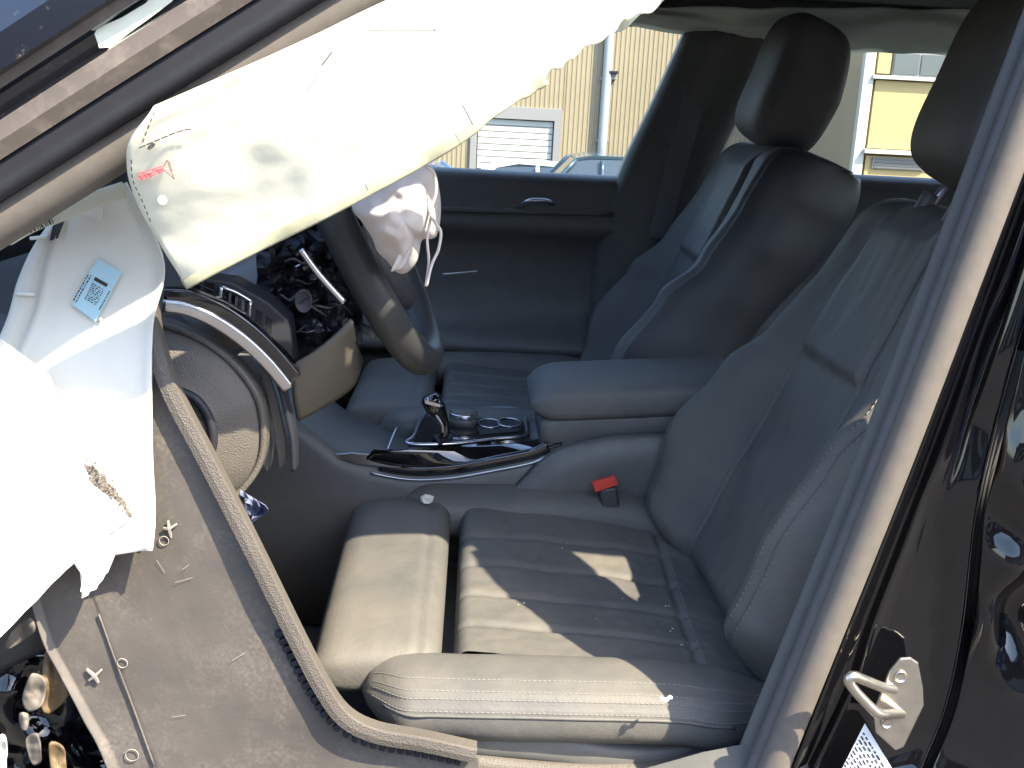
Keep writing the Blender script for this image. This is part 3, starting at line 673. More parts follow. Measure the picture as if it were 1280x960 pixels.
# folded rear end of the curtain, turned away from the sun
rows = []
for i in range(14):
    f = i/13
    a = at(752+f*10, 52-f*75, Y=.150+.004*math.sin(f*5)); b = at(846+f*8, -8-f*40, Y=.215)
    rows.append([a.lerp(b, j/15)+Vector((0, .010*math.sin(j*.7+f*3), .003*math.sin(j*1.1))) for j in range(16)])
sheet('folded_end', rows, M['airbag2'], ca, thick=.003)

# --- roof, shell of the cabin
RZ = 1.60
def rows_box(xs, f): return [[f(x, t) for t in [i/14 for i in range(15)]] for x in xs]
rows = []
for i in range(14):
    x = -.42+i*.19; rr = []
    for j in range(22):
        t = j/21; y = .20+t*1.50; s = math.sin(t*math.pi)
        rr.append(Vector((x-.10*s*(1-i/13), y, (RZ-.05)+.075*s**.6-.10*max(0, (i-7)/6)**2-.07*max(0, (3-i)/3)**2+.012*min(i, 4))))
    rows.append(rr)
rf = sheet('roof', rows, M['paint'], CAR, thick=.012, off=1)
sheet('headliner', [[p-Vector((0, 0, .022)) for p in r] for r in rows], M['headliner'], CAR, thick=.006)
# windscreen and far pillar
ws = [[Vector((-.42+(-.80-.10*math.sin(t*math.pi))*f, .20+t*1.5-(.08-.16*t)*f, 1.49+.03*math.sin(t*math.pi)-.47*f)) for t in [i/12 for i in range(13)]] for f in [k/6 for k in range(7)]]
sheet('windscreen', ws, M['glass'], CAR, thick=0)
tube('a_pillar', [Vector((-.36, 1.66, 1.52)), Vector((-.72, 1.70, 1.30)), Vector((-1.16, 1.76, 1.06))], .045, M['plastic'], CAR, n=14)
# bonnet and scuttle, front body ahead of the cabin
sheet('scuttle', [[Vector((-1.10-.35*f, .1+t*1.7, 1.04-.05*f+.04*math.sin(t*math.pi))) for t in [i/10 for i in range(11)]] for f in (0, .5, 1)], M['plastic'], CAR, thick=.01)
sheet('firewall', [[Vector((-1.22, .12+t*1.66, z)) for t in (0, .5, 1)] for z in (.3, .7, 1.03)], M['carpet'], CAR, thick=.01)
sheet('cabin_floor', [[Vector((x, y, .36)) for y in (.14, .6, 1.0, 1.4, 1.76)] for x in (-1.22, -.6, 0, .6, 1.2, 1.9)], M['carpet'], CAR, thick=.02)
sheet('tailgate', [[Vector((1.95-.12*max(0, z-1.1)*2, y, z)) for y in (.14, .6, 1.3, 1.76)] for z in (.36, .8, 1.12)], M['plastic'], CAR, thick=.02)
sheet('rear_window', [[Vector((1.94-.35*(z-1.12)/.36, y, z)) for y in (.2, .6, 1.3, 1.7)] for z in (1.12, 1.3, 1.48)], M['glass'], CAR, thick=0)
# near rear door inner side and rear side window zone
sheet('rear_door_lining', [[Vector((x, .17, z)) for x in (.42, .9, 1.4, 1.93)] for z in (.36, .8, 1.14)], M['plastic'], CAR, thick=.02)
# rear bench
def rblock(name, x, y, z, hx, hy, hz, m, parent, bev=.05, rot=None): return box(name, (x, y, z), (hx, hy, hz), m, parent, bev, rot, 4)
rb = rblock('rear_bench', 1.12, .95, .60, .26, .62, .12, M['leather2'], CAR, .06)
rblock('bench_back', 1.48, .95, .90, .10, .62, .30, M['leather2'], rb, .06, Matrix.Rotation(R(20), 3, 'Y'))
for y in (.55, 1.35): rblock('bench_headrest', 1.62, y, 1.22, .055, .13, .06, M['leather2'], rb, .04)

# --- far side: passenger door, pillar, rear door
def farrow(pts, Y, n=16): return spline(L(pts, Y), n)
PD = [[Vector((x, y, z)) for x in [-1.2+i*.09 for i in range(19)]] for y, z in ((1.735, .36), (1.70, .42), (1.675, .62), (1.672, .70), (1.66, .73), (1.58, .745), (1.565, .76), (1.58, .785), (1.64, .80), (1.668, .83), (1.674, .98), (1.664, 1.02), (1.640, 1.035), (1.636, 1.06), (1.650, 1.085), (1.652, 1.150), (1.658, 1.165), (1.675, 1.172), (1.72, 1.174))]
pd = sheet('passenger_door', PD, M['plastic'], CAR, thick=.01, sub=1); pd['label'] = 'dark passenger door lining with armrest'
tube('trim_strip', [Vector((-.9, 1.633, 1.075)), Vector((-.4, 1.633, 1.082)), Vector((-.1, 1.633, 1.088)), Vector((.02, 1.640, 1.090))], .008, M['plastic'], pd, n=30, prof=rrect(.004, .006, .003, 2))
tube('door_handle', [at(650, 258, Y=1.634), at(662, 251, Y=1.615), at(682, 251, Y=1.615), at(692, 255, Y=1.634)], .006, M['silver'], pd, n=20, seg=8)
tube('armrest_seam', [at(553, 343, Y=1.575), at(575, 341, Y=1.574), at(597, 339, Y=1.575)], .002, M['silver'], pd, n=10, seg=6)
sheet('window_glass', [[Vector((x, 1.70-.12*(z-1.17)/.36, z)) for x in (-1.0, -.6, -.2, .2)] for z in (1.17, 1.35, 1.54)], M['glass'], pd, thick=0)
# far B pillar
def fb(dx0, Y): return spline(L([(860+dx0, 35), (818+dx0, 128), (778+dx0, 212), (748+dx0, 300), (735+dx0, 440)], [Y-.06, Y-.03, Y, Y, Y]), 24)
rows = [fb(-3, 1.70), fb(0, 1.655), fb(12, 1.640), fb(28, 1.632), fb(36, 1.622), fb(60, 1.615), fb(95, 1.618), fb(112, 1.64), fb(118, 1.69)]
fp = sheet('far_b_pillar', rows, M['plastic'], CAR, thick=.006)
fp.name = 'b_pillar_cover'
M['belt'] = mat('grey_belt_webbing', (.16, .17, .18), .8, bump=.3, bs=600)
bel = spline(L([(868, 108), (862, 150), (846, 205), (835, 250), (822, 300)], [1.59, 1.585, 1.585, 1.59, 1.60]), 30)
bg_ = loft('seat_belt', sweep_rings(bel, rrect(.0012, .024, .001, 2)), M['belt'], fp)
box('belt_guide', at(873, 112, Y=1.60), (.03, .012, .018), M['plastic'], fp, .006)
# far rear door
RD = [[Vector((x, y, z)) for x in (.24, .5, .9, 1.3, 1.75)] for y, z in ((1.72, .36), (1.67, .7), (1.60, .74), (1.60, .78), (1.66, .82), (1.66, 1.10), (1.655, 1.185), (1.67, 1.205), (1.72, 1.207))]
sheet('far_rear_door', RD, M['plastic'], CAR, thick=.01, sub=1).name = 'rear_door_lining'
sheet('rear_side_glass', [[Vector((x, 1.70-.12*(z-1.2)/.33, z)) for x in (.25, .6, 1.0, 1.4)] for z in (1.2, 1.35, 1.53)], M['glass'], CAR, thick=0)
tube('c_pillar', [Vector((1.30, 1.66, 1.18)), Vector((1.42, 1.62, 1.4)), Vector((1.5, 1.58, 1.54))], .06, M['plastic'], CAR, n=10)
tube('roof_rail', [Vector((-.36, 1.665, 1.53)), Vector((.3, 1.64, 1.57)), Vector((1.0, 1.64, 1.56)), Vector((1.7, 1.64, 1.48))], .035, M['headliner'], CAR, n=30)
# far curtain airbag: long low roll under the far roof rail
u0 = L([(700, 5), (820, 8), (950, 10), (1060, 10), (1200, 12), (1330, 20)], 1.56); u1 = L([(700, 20), (822, 37), (880, 46), (940, 60), (1070, 66), (1170, 68), (1330, 80)], 1.60)
a, b = spline(u0, 100), spline(u1, 100); rows = []
for k in range(16):
    v = k/15; rr = []
    for i in range(100):
        p = a[i].lerp(b[i], v); u = i/99
        rr.append(p+Vector((0, -.035*math.sin(v*math.pi)+.010*nz((u*14, v*2, 3))+.008*math.sin(v*9+3*nz((u*5, 0, 0))), .006*nz((u*12, v, 9)))))
    rows.append(rr)
fc = sheet('curtain_airbag', rows, M['airbag2'], None, thick=.004); tag(fc, 'long drooping greenish curtain airbag roll above the passenger side windows', 'airbag')

# ------------------------------------------------------------------ seats
def stitchline(P, m, parent, ln=.0045, gap=.0028, r=.0007, nrm=None):
    V = []; F = []; on = True; acc = 0; start = P[0]
    for a, b in zip(P, P[1:]):
        acc += (b-a).length
        if on and acc >= ln:
            d = (b-start).normalized(); n1 = d.orthogonal().normalized(); n2 = d.cross(n1); k = len(V)
            for e in (start, b):
                for q in range(4): V.append(e+(n1*math.cos(q*math.pi/2)+n2*math.sin(q*math.pi/2))*r)
            F += [(k+q, k+(q+1) % 4, k+4+(q+1) % 4, k+4+q) for q in range(4)]; on = False; acc = 0
        elif not on and acc >= gap: on = True; acc = 0; start = b
    return link('stitching', mesh('stitching', V, F), m, parent, False)
FQ = [-1+2*i/150 for i in range(151)]
def make_seat(name, label, y0, dx, dzb, dzc, hraise, detail, near=1, hs=1, hd=0, ws=1, tilt=0):
    th = R(23.5); lea = M['leather'] if detail else M['leather2']
    piv = Vector((.075+dx, y0, .575+dzb)); A = Vector((math.sin(th), 0, math.cos(th))); D = Vector((-math.cos(th), 0, math.sin(th)))
    wt = [(0, .235), (.08, .262), (.22, .272), (.36, .262), (.48, .232), (.60, .205), (.70, .185)]
    if not detail: wt = wt[:4]+[(.48, .254), (.60, .240), (.70, .222)]
    bt = [(0, .045), (.08, .075), (.20, .095), (.32, .070), (.42, .030), (.55, .012), (.70, .004)]
    SM = .70
    def front(s, q):
        w, b = interp(s, wt)*(.5+.5*ws), interp(s, bt)*(near if q < 0 else 1); a = abs(q)
        d = .055+b*sstep(.42, .78, a)
        e = max(0, (a-.80)/.20); d -= (b+.085)*(1-math.sqrt(max(0, 1-e*e)))
        d += .012*sstep(.40, .425, s)*(1-sstep(.405, .435, a))*(1-sstep(.62, .66, s))
        d -= .007*math.exp(-((a-.43)/.012)**2)*sstep(.02, .1, s)+.0075*math.exp(-((a-.845)/.011)**2)
        d -= .004*math.exp(-((s-.41)/.006)**2)*(a < .43)
        d += .0035*nz((q*4+y0*3, s*9, 1))+.0015*nz((q*11, s*22+y0, 2))
        top = max(0, (s-(SM-.06))/.06); d -= .075*(1-math.sqrt(max(0, 1-top*top)))
        bo = max(0, (.05-s)/.05); d -= .05*bo*bo
        return piv+A*s+D*d+Vector(((1-near)*(.035-.035*q), w*q, 0))
    rings = []
    NS = 110
    for i in range(NS):
        s = SM*i/(NS-1); w = interp(s, wt); ring = [front(s, q) for q in FQ]; tbk = .085-.03*s/SM+(0 if detail else .03+.085*sstep(.30, .62, s))
        top = max(0, (s-(SM-.06))/.06); tbk *= math.sqrt(max(0.02, 1-top*top*(.85 if detail else .2)))
        for k in range(1, 24):
            q = 1-2*k/24; e = abs(q)**6
            ring.append(piv+A*s+D*(-tbk*(1-.55*e))+Vector((0, w*q*.985, 0)))
        rings.append(ring)
    # base trim is the seat's own mesh, the rest are its pieces
    zc = .545+dzc; cx = dx
    prof = [(-.42, .44+dzc), (-.44, .50+dzc), (-.40, .545+dzc), (-.1, .535+dzc), (.06, .54+dzc), (.16, .60+dzc), (.20, .58+dzc), (.18, .47+dzc), (.08, .42+dzc), (-.2, .40+dzc)]
    rr = []
    for yy, k in ((-.262, .97), (-.268, 1), (-.24, 1.0), (.24, 1.0), (.268, 1), (.262, .97)):
        rr.append([Vector((cx+a*k, y0+yy, .49+dzc+(z-.49-dzc)*k)) for a, z in prof])
    seat = loft(name, rr, M['plastic'], CAR, sub=1); seat['label'] = label
    for yy in (-.2, .2): box('seat_rail', (cx-.15, y0+yy, .40+dzc/2), (.30, .022, .035+dzc/2), M['plastic'], seat, .006)
    br = loft('backrest', rings, [lea, M['dash']], seat)
    if not detail:
        nr = len(rings[0])
        for f in br.data.polygons:
            j = f.index % nr
            if f.index < nr*(NS-1) and (j < 9 or j > 141): f.material_index = 1
    if detail:
        for qq in (-.875, -.815, .875, .815): stitchline([front(s, qq)+D*.0006 for s in [.03+.5*i/400 for i in range(400)]], M['thread'], br, r=.0008 if qq < 0 else .0005)
        for qq in (-.455, .455): stitchline([front(s, qq)+D*.0006 for s in [.05+.5*i/400 for i in range(400)]], M['plastic'], br)
    # shoulder shell at the back
    rr = []
    for s, k in () if not detail else ((.20, .9), (.24, 1), (.5, 1), (.62, .98), (.70, .9), (.705, .6)):
        w = interp(s, wt)*k; rr.append([piv+A*s+D*(-.05-.055*math.sqrt(max(0, 1-q*q)))+Vector((0, w*q, 0)) for q in [-1+i/8 for i in range(17)]])
    if detail: sheet('back_shell', rr, M['plastic'], br, thick=.008)
    # headrest
    hc = piv+A*(.70+.135+hraise)+D*(.045+hd)
    rr = []
    for i in range(22):
        t = -1+2*i/21; e = (1-abs(t)**4.2)**(1/2.2) if abs(t) < 1 else 0.02
        e = max(e, .03); tz = t*.122*hs
        wv = .135*(1-.10*max(0, t))*(.45+.55*e) if e < 1 else .135
        ring = []
        for j in range(40):
            a = 2*math.pi*j/40; ca_, sa_ = math.cos(a), math.sin(a)
            ex = math.copysign(abs(ca_)**.50, ca_); ey = math.copysign(abs(sa_)**.50, sa_)
            dep = (.072+.012*max(0, -t) if ex > 0 else .078-.012*max(0, t)-.02*max(0, -t))*(.42+.58*e)
            bul = .004*math.exp(-((abs(ey)-.86)/.05)**2)
            ring.append(hc+A*tz+D*(ex*dep*hs+.020*t)+Vector((0, ey*(wv-bul), 0)))
        rr.append(ring)
    hr = loft('headrest', rr, lea, seat, sub=1)
    for yy in (-.055, .055):
        p0 = piv+A*.66+D*.02+Vector((0, yy, 0)); p1 = hc-A*.10*hs+D*-.01+Vector((0, yy, 0))
        tube('headrest_post', [p0, p0.lerp(p1, .5), p1], .0065, M['silver'], hr, n=8, seg=10)
        tube('post_sleeve', [p0, p0+A*.030, p0+A*.048], .012, M['plastic'], hr, n=6, seg=10)
    # cushion: centre panel with lengthways flutes
    def cz(x, q):
        z = .612+dzc+(.018*sstep(.05, -.34, x))-.012*sstep(-.1, .1, x)
        z -= .010*(1-abs(q)**2)
        for k in (-.62, -.22, .20, .62):
            z -= .0055*math.exp(-((q-k)/.030)**2)*(1-sstep(.0, .035, x-.0))
        z -= .006*math.exp(-((x-.005)/.006)**2)
        z += .004*nz((x*14, q*3+y0, 3))+.0012*nz((x*50, q*12, 2))
        e = max(0, (-.315-x)/.022); z -= .03*(1-math.sqrt(max(0, 1-e*e)))
        return z
    rows = []
    xs = [-.337+.435*i/130 for i in range(131)]
    for x in xs:
        rows.append([Vector((cx+x, y0+.20*q, cz(x, q))) for q in [-1+2*j/100 for j in range(101)]])
    rows.insert(0, [Vector((p.x, p.y, .53+dzc)) for p in rows[0]]); rows.append([Vector((p.x+.005, p.y, .53+dzc)) for p in rows[-1]])
    cu = sheet('cushion', rows, lea, seat, thick=0)
    if detail:
        stitchline([Vector((cx+x, y0+.20*q, cz(x, q)+.001)) for x, q in [(.015, -1+2*i/300) for i in range(301)]], M['thread'], cu)
    # bolsters
    def bolster(sgn):
        path = []; N = 70
        for i in range(N):
            t = i/(N-1); x = -.455+.555*t
            yy = y0+sgn*(.238+.012*math.sin(t*math.pi)-.028*(1-sstep(0, .12, t))-.02*sstep(.8, 1, t)); z = .598+dzc-(.008 if sgn < 0 else 0)+.012*math.sin(t*math.pi*.9)-.02*sstep(.7, 1, t)
            path.append(Vector((cx+x, yy, z)))
        rr = []
        for i, p in enumerate(path):
            t = i/(N-1); k = math.sqrt(max(.002, 1-(1-min(1, t/.13))**2)); k2 = 1-.35*sstep(.85, 1, t)
            ring = []
            for j in range(56):
                a = 2*math.pi*j/56; c_, s_ = math.cos(a), math.sin(a)
                ey = math.copysign(abs(c_)**.8, c_)*.056*(.35+.65*k)*k2; ez = math.copysign(abs(s_)**.85, s_)*.043*k*k2
                for g_ in (30, 62): 
                    dd = (math.degrees(a)-g_)/3.2; f = 1-.05*math.exp(-dd*dd); ey *= f; ez *= f
                wv = 1+.02*nz((t*7, math.cos(a), math.sin(a)+y0))
                ring.append(p+Vector((0, sgn*ey*wv, ez*wv)))
            rr.append(ring)
        o = loft('bolster', rr, lea, cu)
        if detail:
            for j in (3, 6, 8, 11): stitchline(spline([r[j]+Vector((0, sgn*.0004, .0004)) for r in rr[2:]], 700), M['thread'], o, .0038, .0024, .0005)
            tube('piping', [r[2] for r in rr[4:64:4]], .0022, lea, o, n=60, seg=8)
        return o
    bolster(-1); bolster(1)
    # thigh support
    rr = []
    for i in range(30):
        t = i/29; x = -.525+.172*t
        e = abs(2*t-1)**4; hz = .040*math.sqrt(max(.02, 1-e*.9)); ring = []
        zc_ = .600+dzc+.010*t
        for j in range(60):
            a = 2*math.pi*j/60; c_, s_ = math.cos(a), math.sin(a)
            ey = math.copysign(abs(c_)**.28, c_)*.222*(1-.05*e); ez = math.copysign(abs(s_)**.55, s_)*hz
            ring.append(Vector((cx+x, y0+ey, zc_+ez+.0025*nz((x*20, ey*9+y0, 5))-.004*math.exp(-((x+.385)/.004)**2))))
        rr.append(ring)
    ts = loft('thigh_support', rr, lea, seat)
    # rear flap joining cushion and backrest
    sheet('rear_flap', [[Vector((cx+.065+.10*f, y0+.225*q, .588+dzc-.03*math.sin(f*math.pi)+.05*f*f)) for q in [-1+i/10 for i in range(21)]] for f in [k/8 for k in range(9)]], lea, seat, thick=.01)
    for o in [c for c in seat.children_recursive if c.name.split('.')[0] in ('cushion', 'bolster', 'thigh_support', 'rear_flap') or (c.parent and c.parent.name.split('.')[0] in ('cushion', 'bolster'))]:
        for v in o.data.vertices:
            v.co.z += tilt*(v.co.y-y0); v.co.y = y0+(v.co.y-y0)*ws
    return seat, cz, cx
drv, cz, cx = make_seat('driver_seat', 'dusty black leather driver seat with stitched bolsters, partly in sunlight', .555, .02, 0, 0, .030, True, near=.62, hs=1.15, hd=-.035, ws=1.10, tilt=.10)
pas, _, _ = make_seat('passenger_seat', 'black leather passenger seat with raised headrest beside the far door', 1.33, -.035, .06, .10, -.018, False, hs=1.10, hd=-.012)
# seat side trim of the driver seat, long lower roll and lever panel
pts = L([(492, 912), (570, 914), (690, 925), (770, 940), (850, 935), (940, 890)], [.255, .262, .268, .272, .28, .29])
loft('side_trim', sweep_rings(spline(pts, 50), rrect(.028, .024, .018, 4)), M['plastic'], drv)
pts = L([(560, 955), (700, 968), (840, 962), (940, 920)], [.25, .255, .262, .27])
loft('side_trim', sweep_rings(spline(pts, 50), rrect(.024, .026, .012, 4)), M['greyplastic'], drv)
# small sewn tag
tg = at(700, 853, Z=.60)
prints('sewn_tag', [[Vector((tg.x+x, tg.y+y, cz(tg.x+x-.02, (tg.y+y-.555)/.22)+.1*(tg.y+y-.555)+.003)) for x, y in ((-.013, -.004), (.014, -.007), (.014, .002), (-.013, .005))]], M['bluepaper'], drv)
# crumbs on the cushion
cr = []
for (x, y) in ((848, 828), (846, 800), (830, 756), (858, 760), (866, 790), (840, 845), (852, 838), (800, 750), (872, 820), (780, 748), (856, 870), (820, 826), (838, 778), (760, 640), (700, 700), (650, 760), (810, 870), (880, 862), (742, 772), (690, 640)):
    p = at(x, y, Z=.60); q = max(-1, min(1, (p.y-.555)/.22)); cr.append(Vector((p.x, p.y, cz(p.x-.02, q)+.1*(p.y-.555)+.003)))
cr = [p+Vector((random.gauss(0, .008), random.gauss(0, .012), -.002)) for p in cr for _ in range(2)]
o = blobs('crumbs', cr, .0013, M['crumb'], None, 5); o['kind'] = 'stuff'; o['label'] = 'white crumbs of broken trim scattered over the driver seat'; o['category'] = 'debris'
c = at(843, 872, Z=.60)
o = blobs('trim_fragment', [at(827, 873, Z=.634), at(832, 874, Z=.634), at(837, 872, Z=.634)], .0045, M['crumb'], None, 8, .5); tag(o, 'white broken fragment lying at the rear edge of the driver cushion', 'fragment')
pp = at(532, 626, Z=.668)
o = blobs('pebble', [Vector((pp.x, pp.y, .670)), Vector((pp.x+.004, pp.y, .672))], .0070, M['crumb'], None, 2, .9); tag(o, 'round cream pellet lying on the far front bolster of the driver seat', 'pellet')

# ------------------------------------------------------------------ centre console
CN = .845; CF = 1.075
tp_ = L([(240, 440), (372, 528), (430, 569), (500, 588), (560, 588), (620, 578), (668, 568)], CN); tp_.append(at(700, 556, Y=CN)); tp_.append(at(835, 540, Y=CN))
top_n = spline(tp_, 60)
rows = [[Vector((p.x, CN+.012, .38)) for p in top_n], [Vector((p.x, CN-.004, p.z-.10)) for p in top_n], [Vector((p.x, CN-.010, p.z-.03)) for p in top_n], [Vector((p.x, CN-.004, p.z-.006)) for p in top_n], [Vector((p.x, CN+.010, p.z)) for p in top_n], [Vector((p.x, (CN+CF)/2, p.z+.002)) for p in top_n], [Vector((p.x, CF, p.z)) for p in top_n], [Vector((p.x, CF+.01, .38)) for p in top_n]]
con = sheet('centre_console', rows, M['plastic'], CAR, thick=.006); con['label'] = 'black centre console with silver framed gear selector plate'
tube('glossy_edge', [p+Vector((0, -.004, .004)) for p in top_n[25:46]], .009, M['piano'], con, n=60, prof=rrect(.007, .010, .005, 3))
tube('chrome_line', [p+Vector((0, -.014, -.010)) for p in top_n[24:49]], .0022, M['silver'], con, n=50, seg=6)
ZT = at(600, 540, Y=.95).z
bl0 = [at(x, y, Z=ZT) for x, y in ((470, 560), (505, 562), (566, 558), (620, 553), (662, 548), (705, 540))]; b0 = spline(bl0, 40); b1 = spline(L([(455, 577), (500, 587), (560, 587), (620, 577), (668, 567), (702, 555)], CN-.006), 40)
sheet('glossy_band', [b0, [a.lerp(b, .3)+Vector((0, -.004, .004)) for a, b in zip(b0, b1)], [a.lerp(b, .7)+Vector((0, -.006, .004)) for a, b in zip(b0, b1)], b1], M['piano'], con, thick=.003)
fr_ = [(510, 556), (518, 545), (531, 519), (560, 513), (593, 512), (640, 512), (653, 517), (657, 530), (656, 546), (620, 550), (566, 556)]
def onz(px, py, dz=0): p = at(px, py, Z=ZT); return p+Vector((0, 0, dz))
plate = prism('selector_plate', [onz(x, y) for x, y in fr_], (0, 0, -1), .004, M['piano'], con)
tube('silver_frame', [onz(x, y, .002) for x, y in fr_], .0035, M['silver'], con, n=110, seg=8, closed=True, ref=Vector((0, 0, 1)))
# cup holders and tray behind the lever
tray = prism('cup_tray', [onz(x, y, .0015) for x, y in ((600, 520), (640, 520), (648, 527), (648, 540), (600, 544), (594, 532))], (0, 0, -1), .001, M['rubber'], plate)
for x, y in ((612, 531), (636, 530)):
    c = onz(x, y, .003); tube('cup_ring', [c+Vector((math.cos(t)*.022, math.sin(t)*.03, 0)) for t in [i*math.pi/5 for i in range(10)]], .0018, M['silver'], tray, n=30, seg=6, closed=True, ref=Vector((0, 0, 1)))
# gear lever
g0 = onz(553, 552); yv = g0.y
gl = [at(553, 548, Y=yv), at(557, 538, Y=yv), at(556, 528, Y=yv), at(548, 515, Y=yv), at(541, 504, Y=yv), at(537, 494, Y=yv)]
sc = lambda t: .62+.75*sstep(.25, .75, t)-.35*sstep(.92, 1, t)
lev = tube('gear_lever', gl, .013, M['piano'], con, n=40, seg=16, prof=rrect(.015, .0125, .009, 4), scale=sc)
tube('lever_bezel', [p+Vector((-.004, -.016, .0)) for p in gl[1:]], .003, M['silver'], lev, n=30, seg=8)
prism('lever_button', [at(x, y, Y=yv-.019) for x, y in ((530, 499), (551, 505), (551, 509), (531, 504))], (0, -1, 0), .003, M['silver'], lev, bev=.001)
prism('lever_boot', [onz(x, y, .002) for x, y in ((540, 549), (556, 546), (566, 549), (562, 556), (548, 558))], (0, 0, 1), .006, M['rubber'], lev)
# controller knob
kc = onz(579, 530, 0)
def ringz(c, r, z, n=28): return [c+Vector((math.cos(2*math.pi*i/n)*r, math.sin(2*math.pi*i/n)*r, z)) for i in range(n)]
kb = loft('controller_knob', [ringz(kc, .027, 0), ringz(kc, .027, .012), ringz(kc, .0255, .014), ringz(kc, .0255, .026), ringz(kc, .024, .029), ringz(kc, .002, .0275)], M['plastic'], con)
loft('knob_ring', [ringz(kc, .0262, .0145), ringz(kc, .0275, .016), ringz(kc, .0275, .0225), ringz(kc, .0262, .024)], M['silver'], kb)
tube('lid_edge', [at(483, 566, Y=.90), at(489, 550, Y=.95), at(496, 534, Y=1.0)], .0025, M['silver'], con, n=10, seg=6)
prism('sky_highlight', [at(x, y, Y=CN-.012) for x, y in ((419, 568), (440, 566), (470, 569), (505, 581), (500, 585), (470, 583), (445, 580), (425, 574))], (0, 1, 0), .004, M['silver'], con, bev=.001)  # sky highlight on the black trim, put in as a silver shape
# armrest box
ax0, ax1 = at(664, 500, Y=CN+.02).x, .17
rr = []
for i in range(30):
    t = i/29; x = ax0+(ax1-ax0)*t; k = math.sqrt(max(.05, 1-(1-min(1, t/.16))**2)); z = .814+.032*t
    rr.append([Vector((x, (CN+CF)/2+math.copysign(abs(math.cos(a))**.4, math.cos(a))*.122*(.75+.25*k), z+math.copysign(abs(math.sin(a))**.6, math.sin(a))*.036*k)) for a in [2*math.pi*j/48 for j in range(48)]])
ar = loft('armrest', rr, M['leather2'], con)
rr = []
for i in range(24):
    t = i/23; x = ax0+.02+(ax1-ax0-.02)*t; k = math.sqrt(max(.05, 1-(1-min(1, t/.2))**2)); z = .766+.03*t
    rr.append([Vector((x, (CN+CF)/2+math.copysign(abs(math.cos(a))**.4, math.cos(a))*.110, z+math.copysign(abs(math.sin(a))**.5, math.sin(a))*.042*(.5+.5*k))) for a in [2*math.pi*j/40 for j in range(40)]])
loft('armrest_base', rr, M['plastic'], ar)
# swooping side panel below armrest
rows = [spline(L(p, y), 30) for p, y in (([(640, 612), (690, 565), (760, 545), (850, 540)], CN-.012), ([(642, 616), (694, 572), (762, 553), (850, 548)], CN-.028), ([(652, 640), (700, 600), (770, 580), (860, 575)], CN-.032), ([(660, 720), (720, 700), (780, 690), (870, 680)], CN-.024))]
sheet('side_panel', rows, M['plastic'], con, thick=.006)
# belt buckle
bk = box('belt_buckle', at(763, 634, Y=.790), (.016, .012, .040), M['dash'], con, .006, Matrix.Rotation(R(-12), 3, 'Y'))
prism('release_button', [at(x, y, Y=.776) for x, y in ((740, 604), (769, 596), (773, 606), (744, 616))], (0, 1, 0), .012, M['red'], bk, bev=.002)

# ------------------------------------------------------------------ dashboard
# main body: wide dark mass across the car
prof = [(-1.15, 1.05), (-.95, 1.075), (-.80, 1.06), (-.70, 1.01), (-.665, .95), (-.68, .84), (-.74, .74), (-.80, .62), (-1.0, .55), (-1.15, .55)]
rr = []
for y, k in ((.24, .93), (.25, .98), (.30, 1), (.6, 1), (.95, 1.0), (1.4, 1), (1.62, 1), (1.66, .97)):
    rr.append([Vector((-.95+(a+.95)*k, y, .8+(z-.8)*k)) for a, z in prof])
ds = loft('dashboard', rr, M['dash'], CAR, sub=1); ds['label'] = 'broken dark dashboard with side vent and silver trim strip'
# end panel (grained grey, sun on its lower half)
l0 = L([(150, 395), (200, 402), (250, 420), (292, 450), (322, 490), (331, 530), (328, 570), (312, 600), (285, 620), (200, 640)], [.320, .312, .306, .304, .305, .31, .31, .305, .30, .29])
ou = spline(l0, 70); cc = at(215, 540, Y=.268); rows = []
for k in range(20):
    f = k/19; rows.append([cc.lerp(p, f)+Vector((0, -.030*(1-f*f)-.004*math.sin(f*9), 0)) for p in ou])
ke = sheet('end_panel', rows, M['greyplastic'], ds, thick=.004)
loft('end_panel_edge', sweep_rings(ou, rrect(.014, .004, .003, 3)), M['greyplastic'], ke)
c0 = at(252, 535, Y=.232)
tube('hook_bezel', [at(x, y, Y=.252) for x, y in ((222, 488), (246, 500), (262, 525), (266, 552), (258, 580))],   .006, M['rubber'], ke, n=30, seg=8)
prism('hook', [at(x, y, Y=.252) for x, y in ((246, 522), (256, 530), (262, 552), (256, 560), (246, 545))], (0, 1, 0), .01, M['greyplastic'], ke, bev=.002)
# silver trim strip with black fillet
sp = [(204, 381), (235, 385), (270, 400), (305, 424), (335, 452), (360, 482)]
loft('silver_strip', sweep_rings(spline(L(sp, [.262, .268, .276, .285, .295, .305]), 50), rrect(.010, .0078, .003, 3)), M['silver'], ds)
sp2 = [(206, 372), (240, 374), (275, 388), (310, 412), (340, 440), (366, 470)]
loft('black_fillet', sweep_rings(spline(L(sp2, [.268, .274, .282, .291, .301, .312]), 50), rrect(.012, .012, .003, 3)), M['piano'], ds)
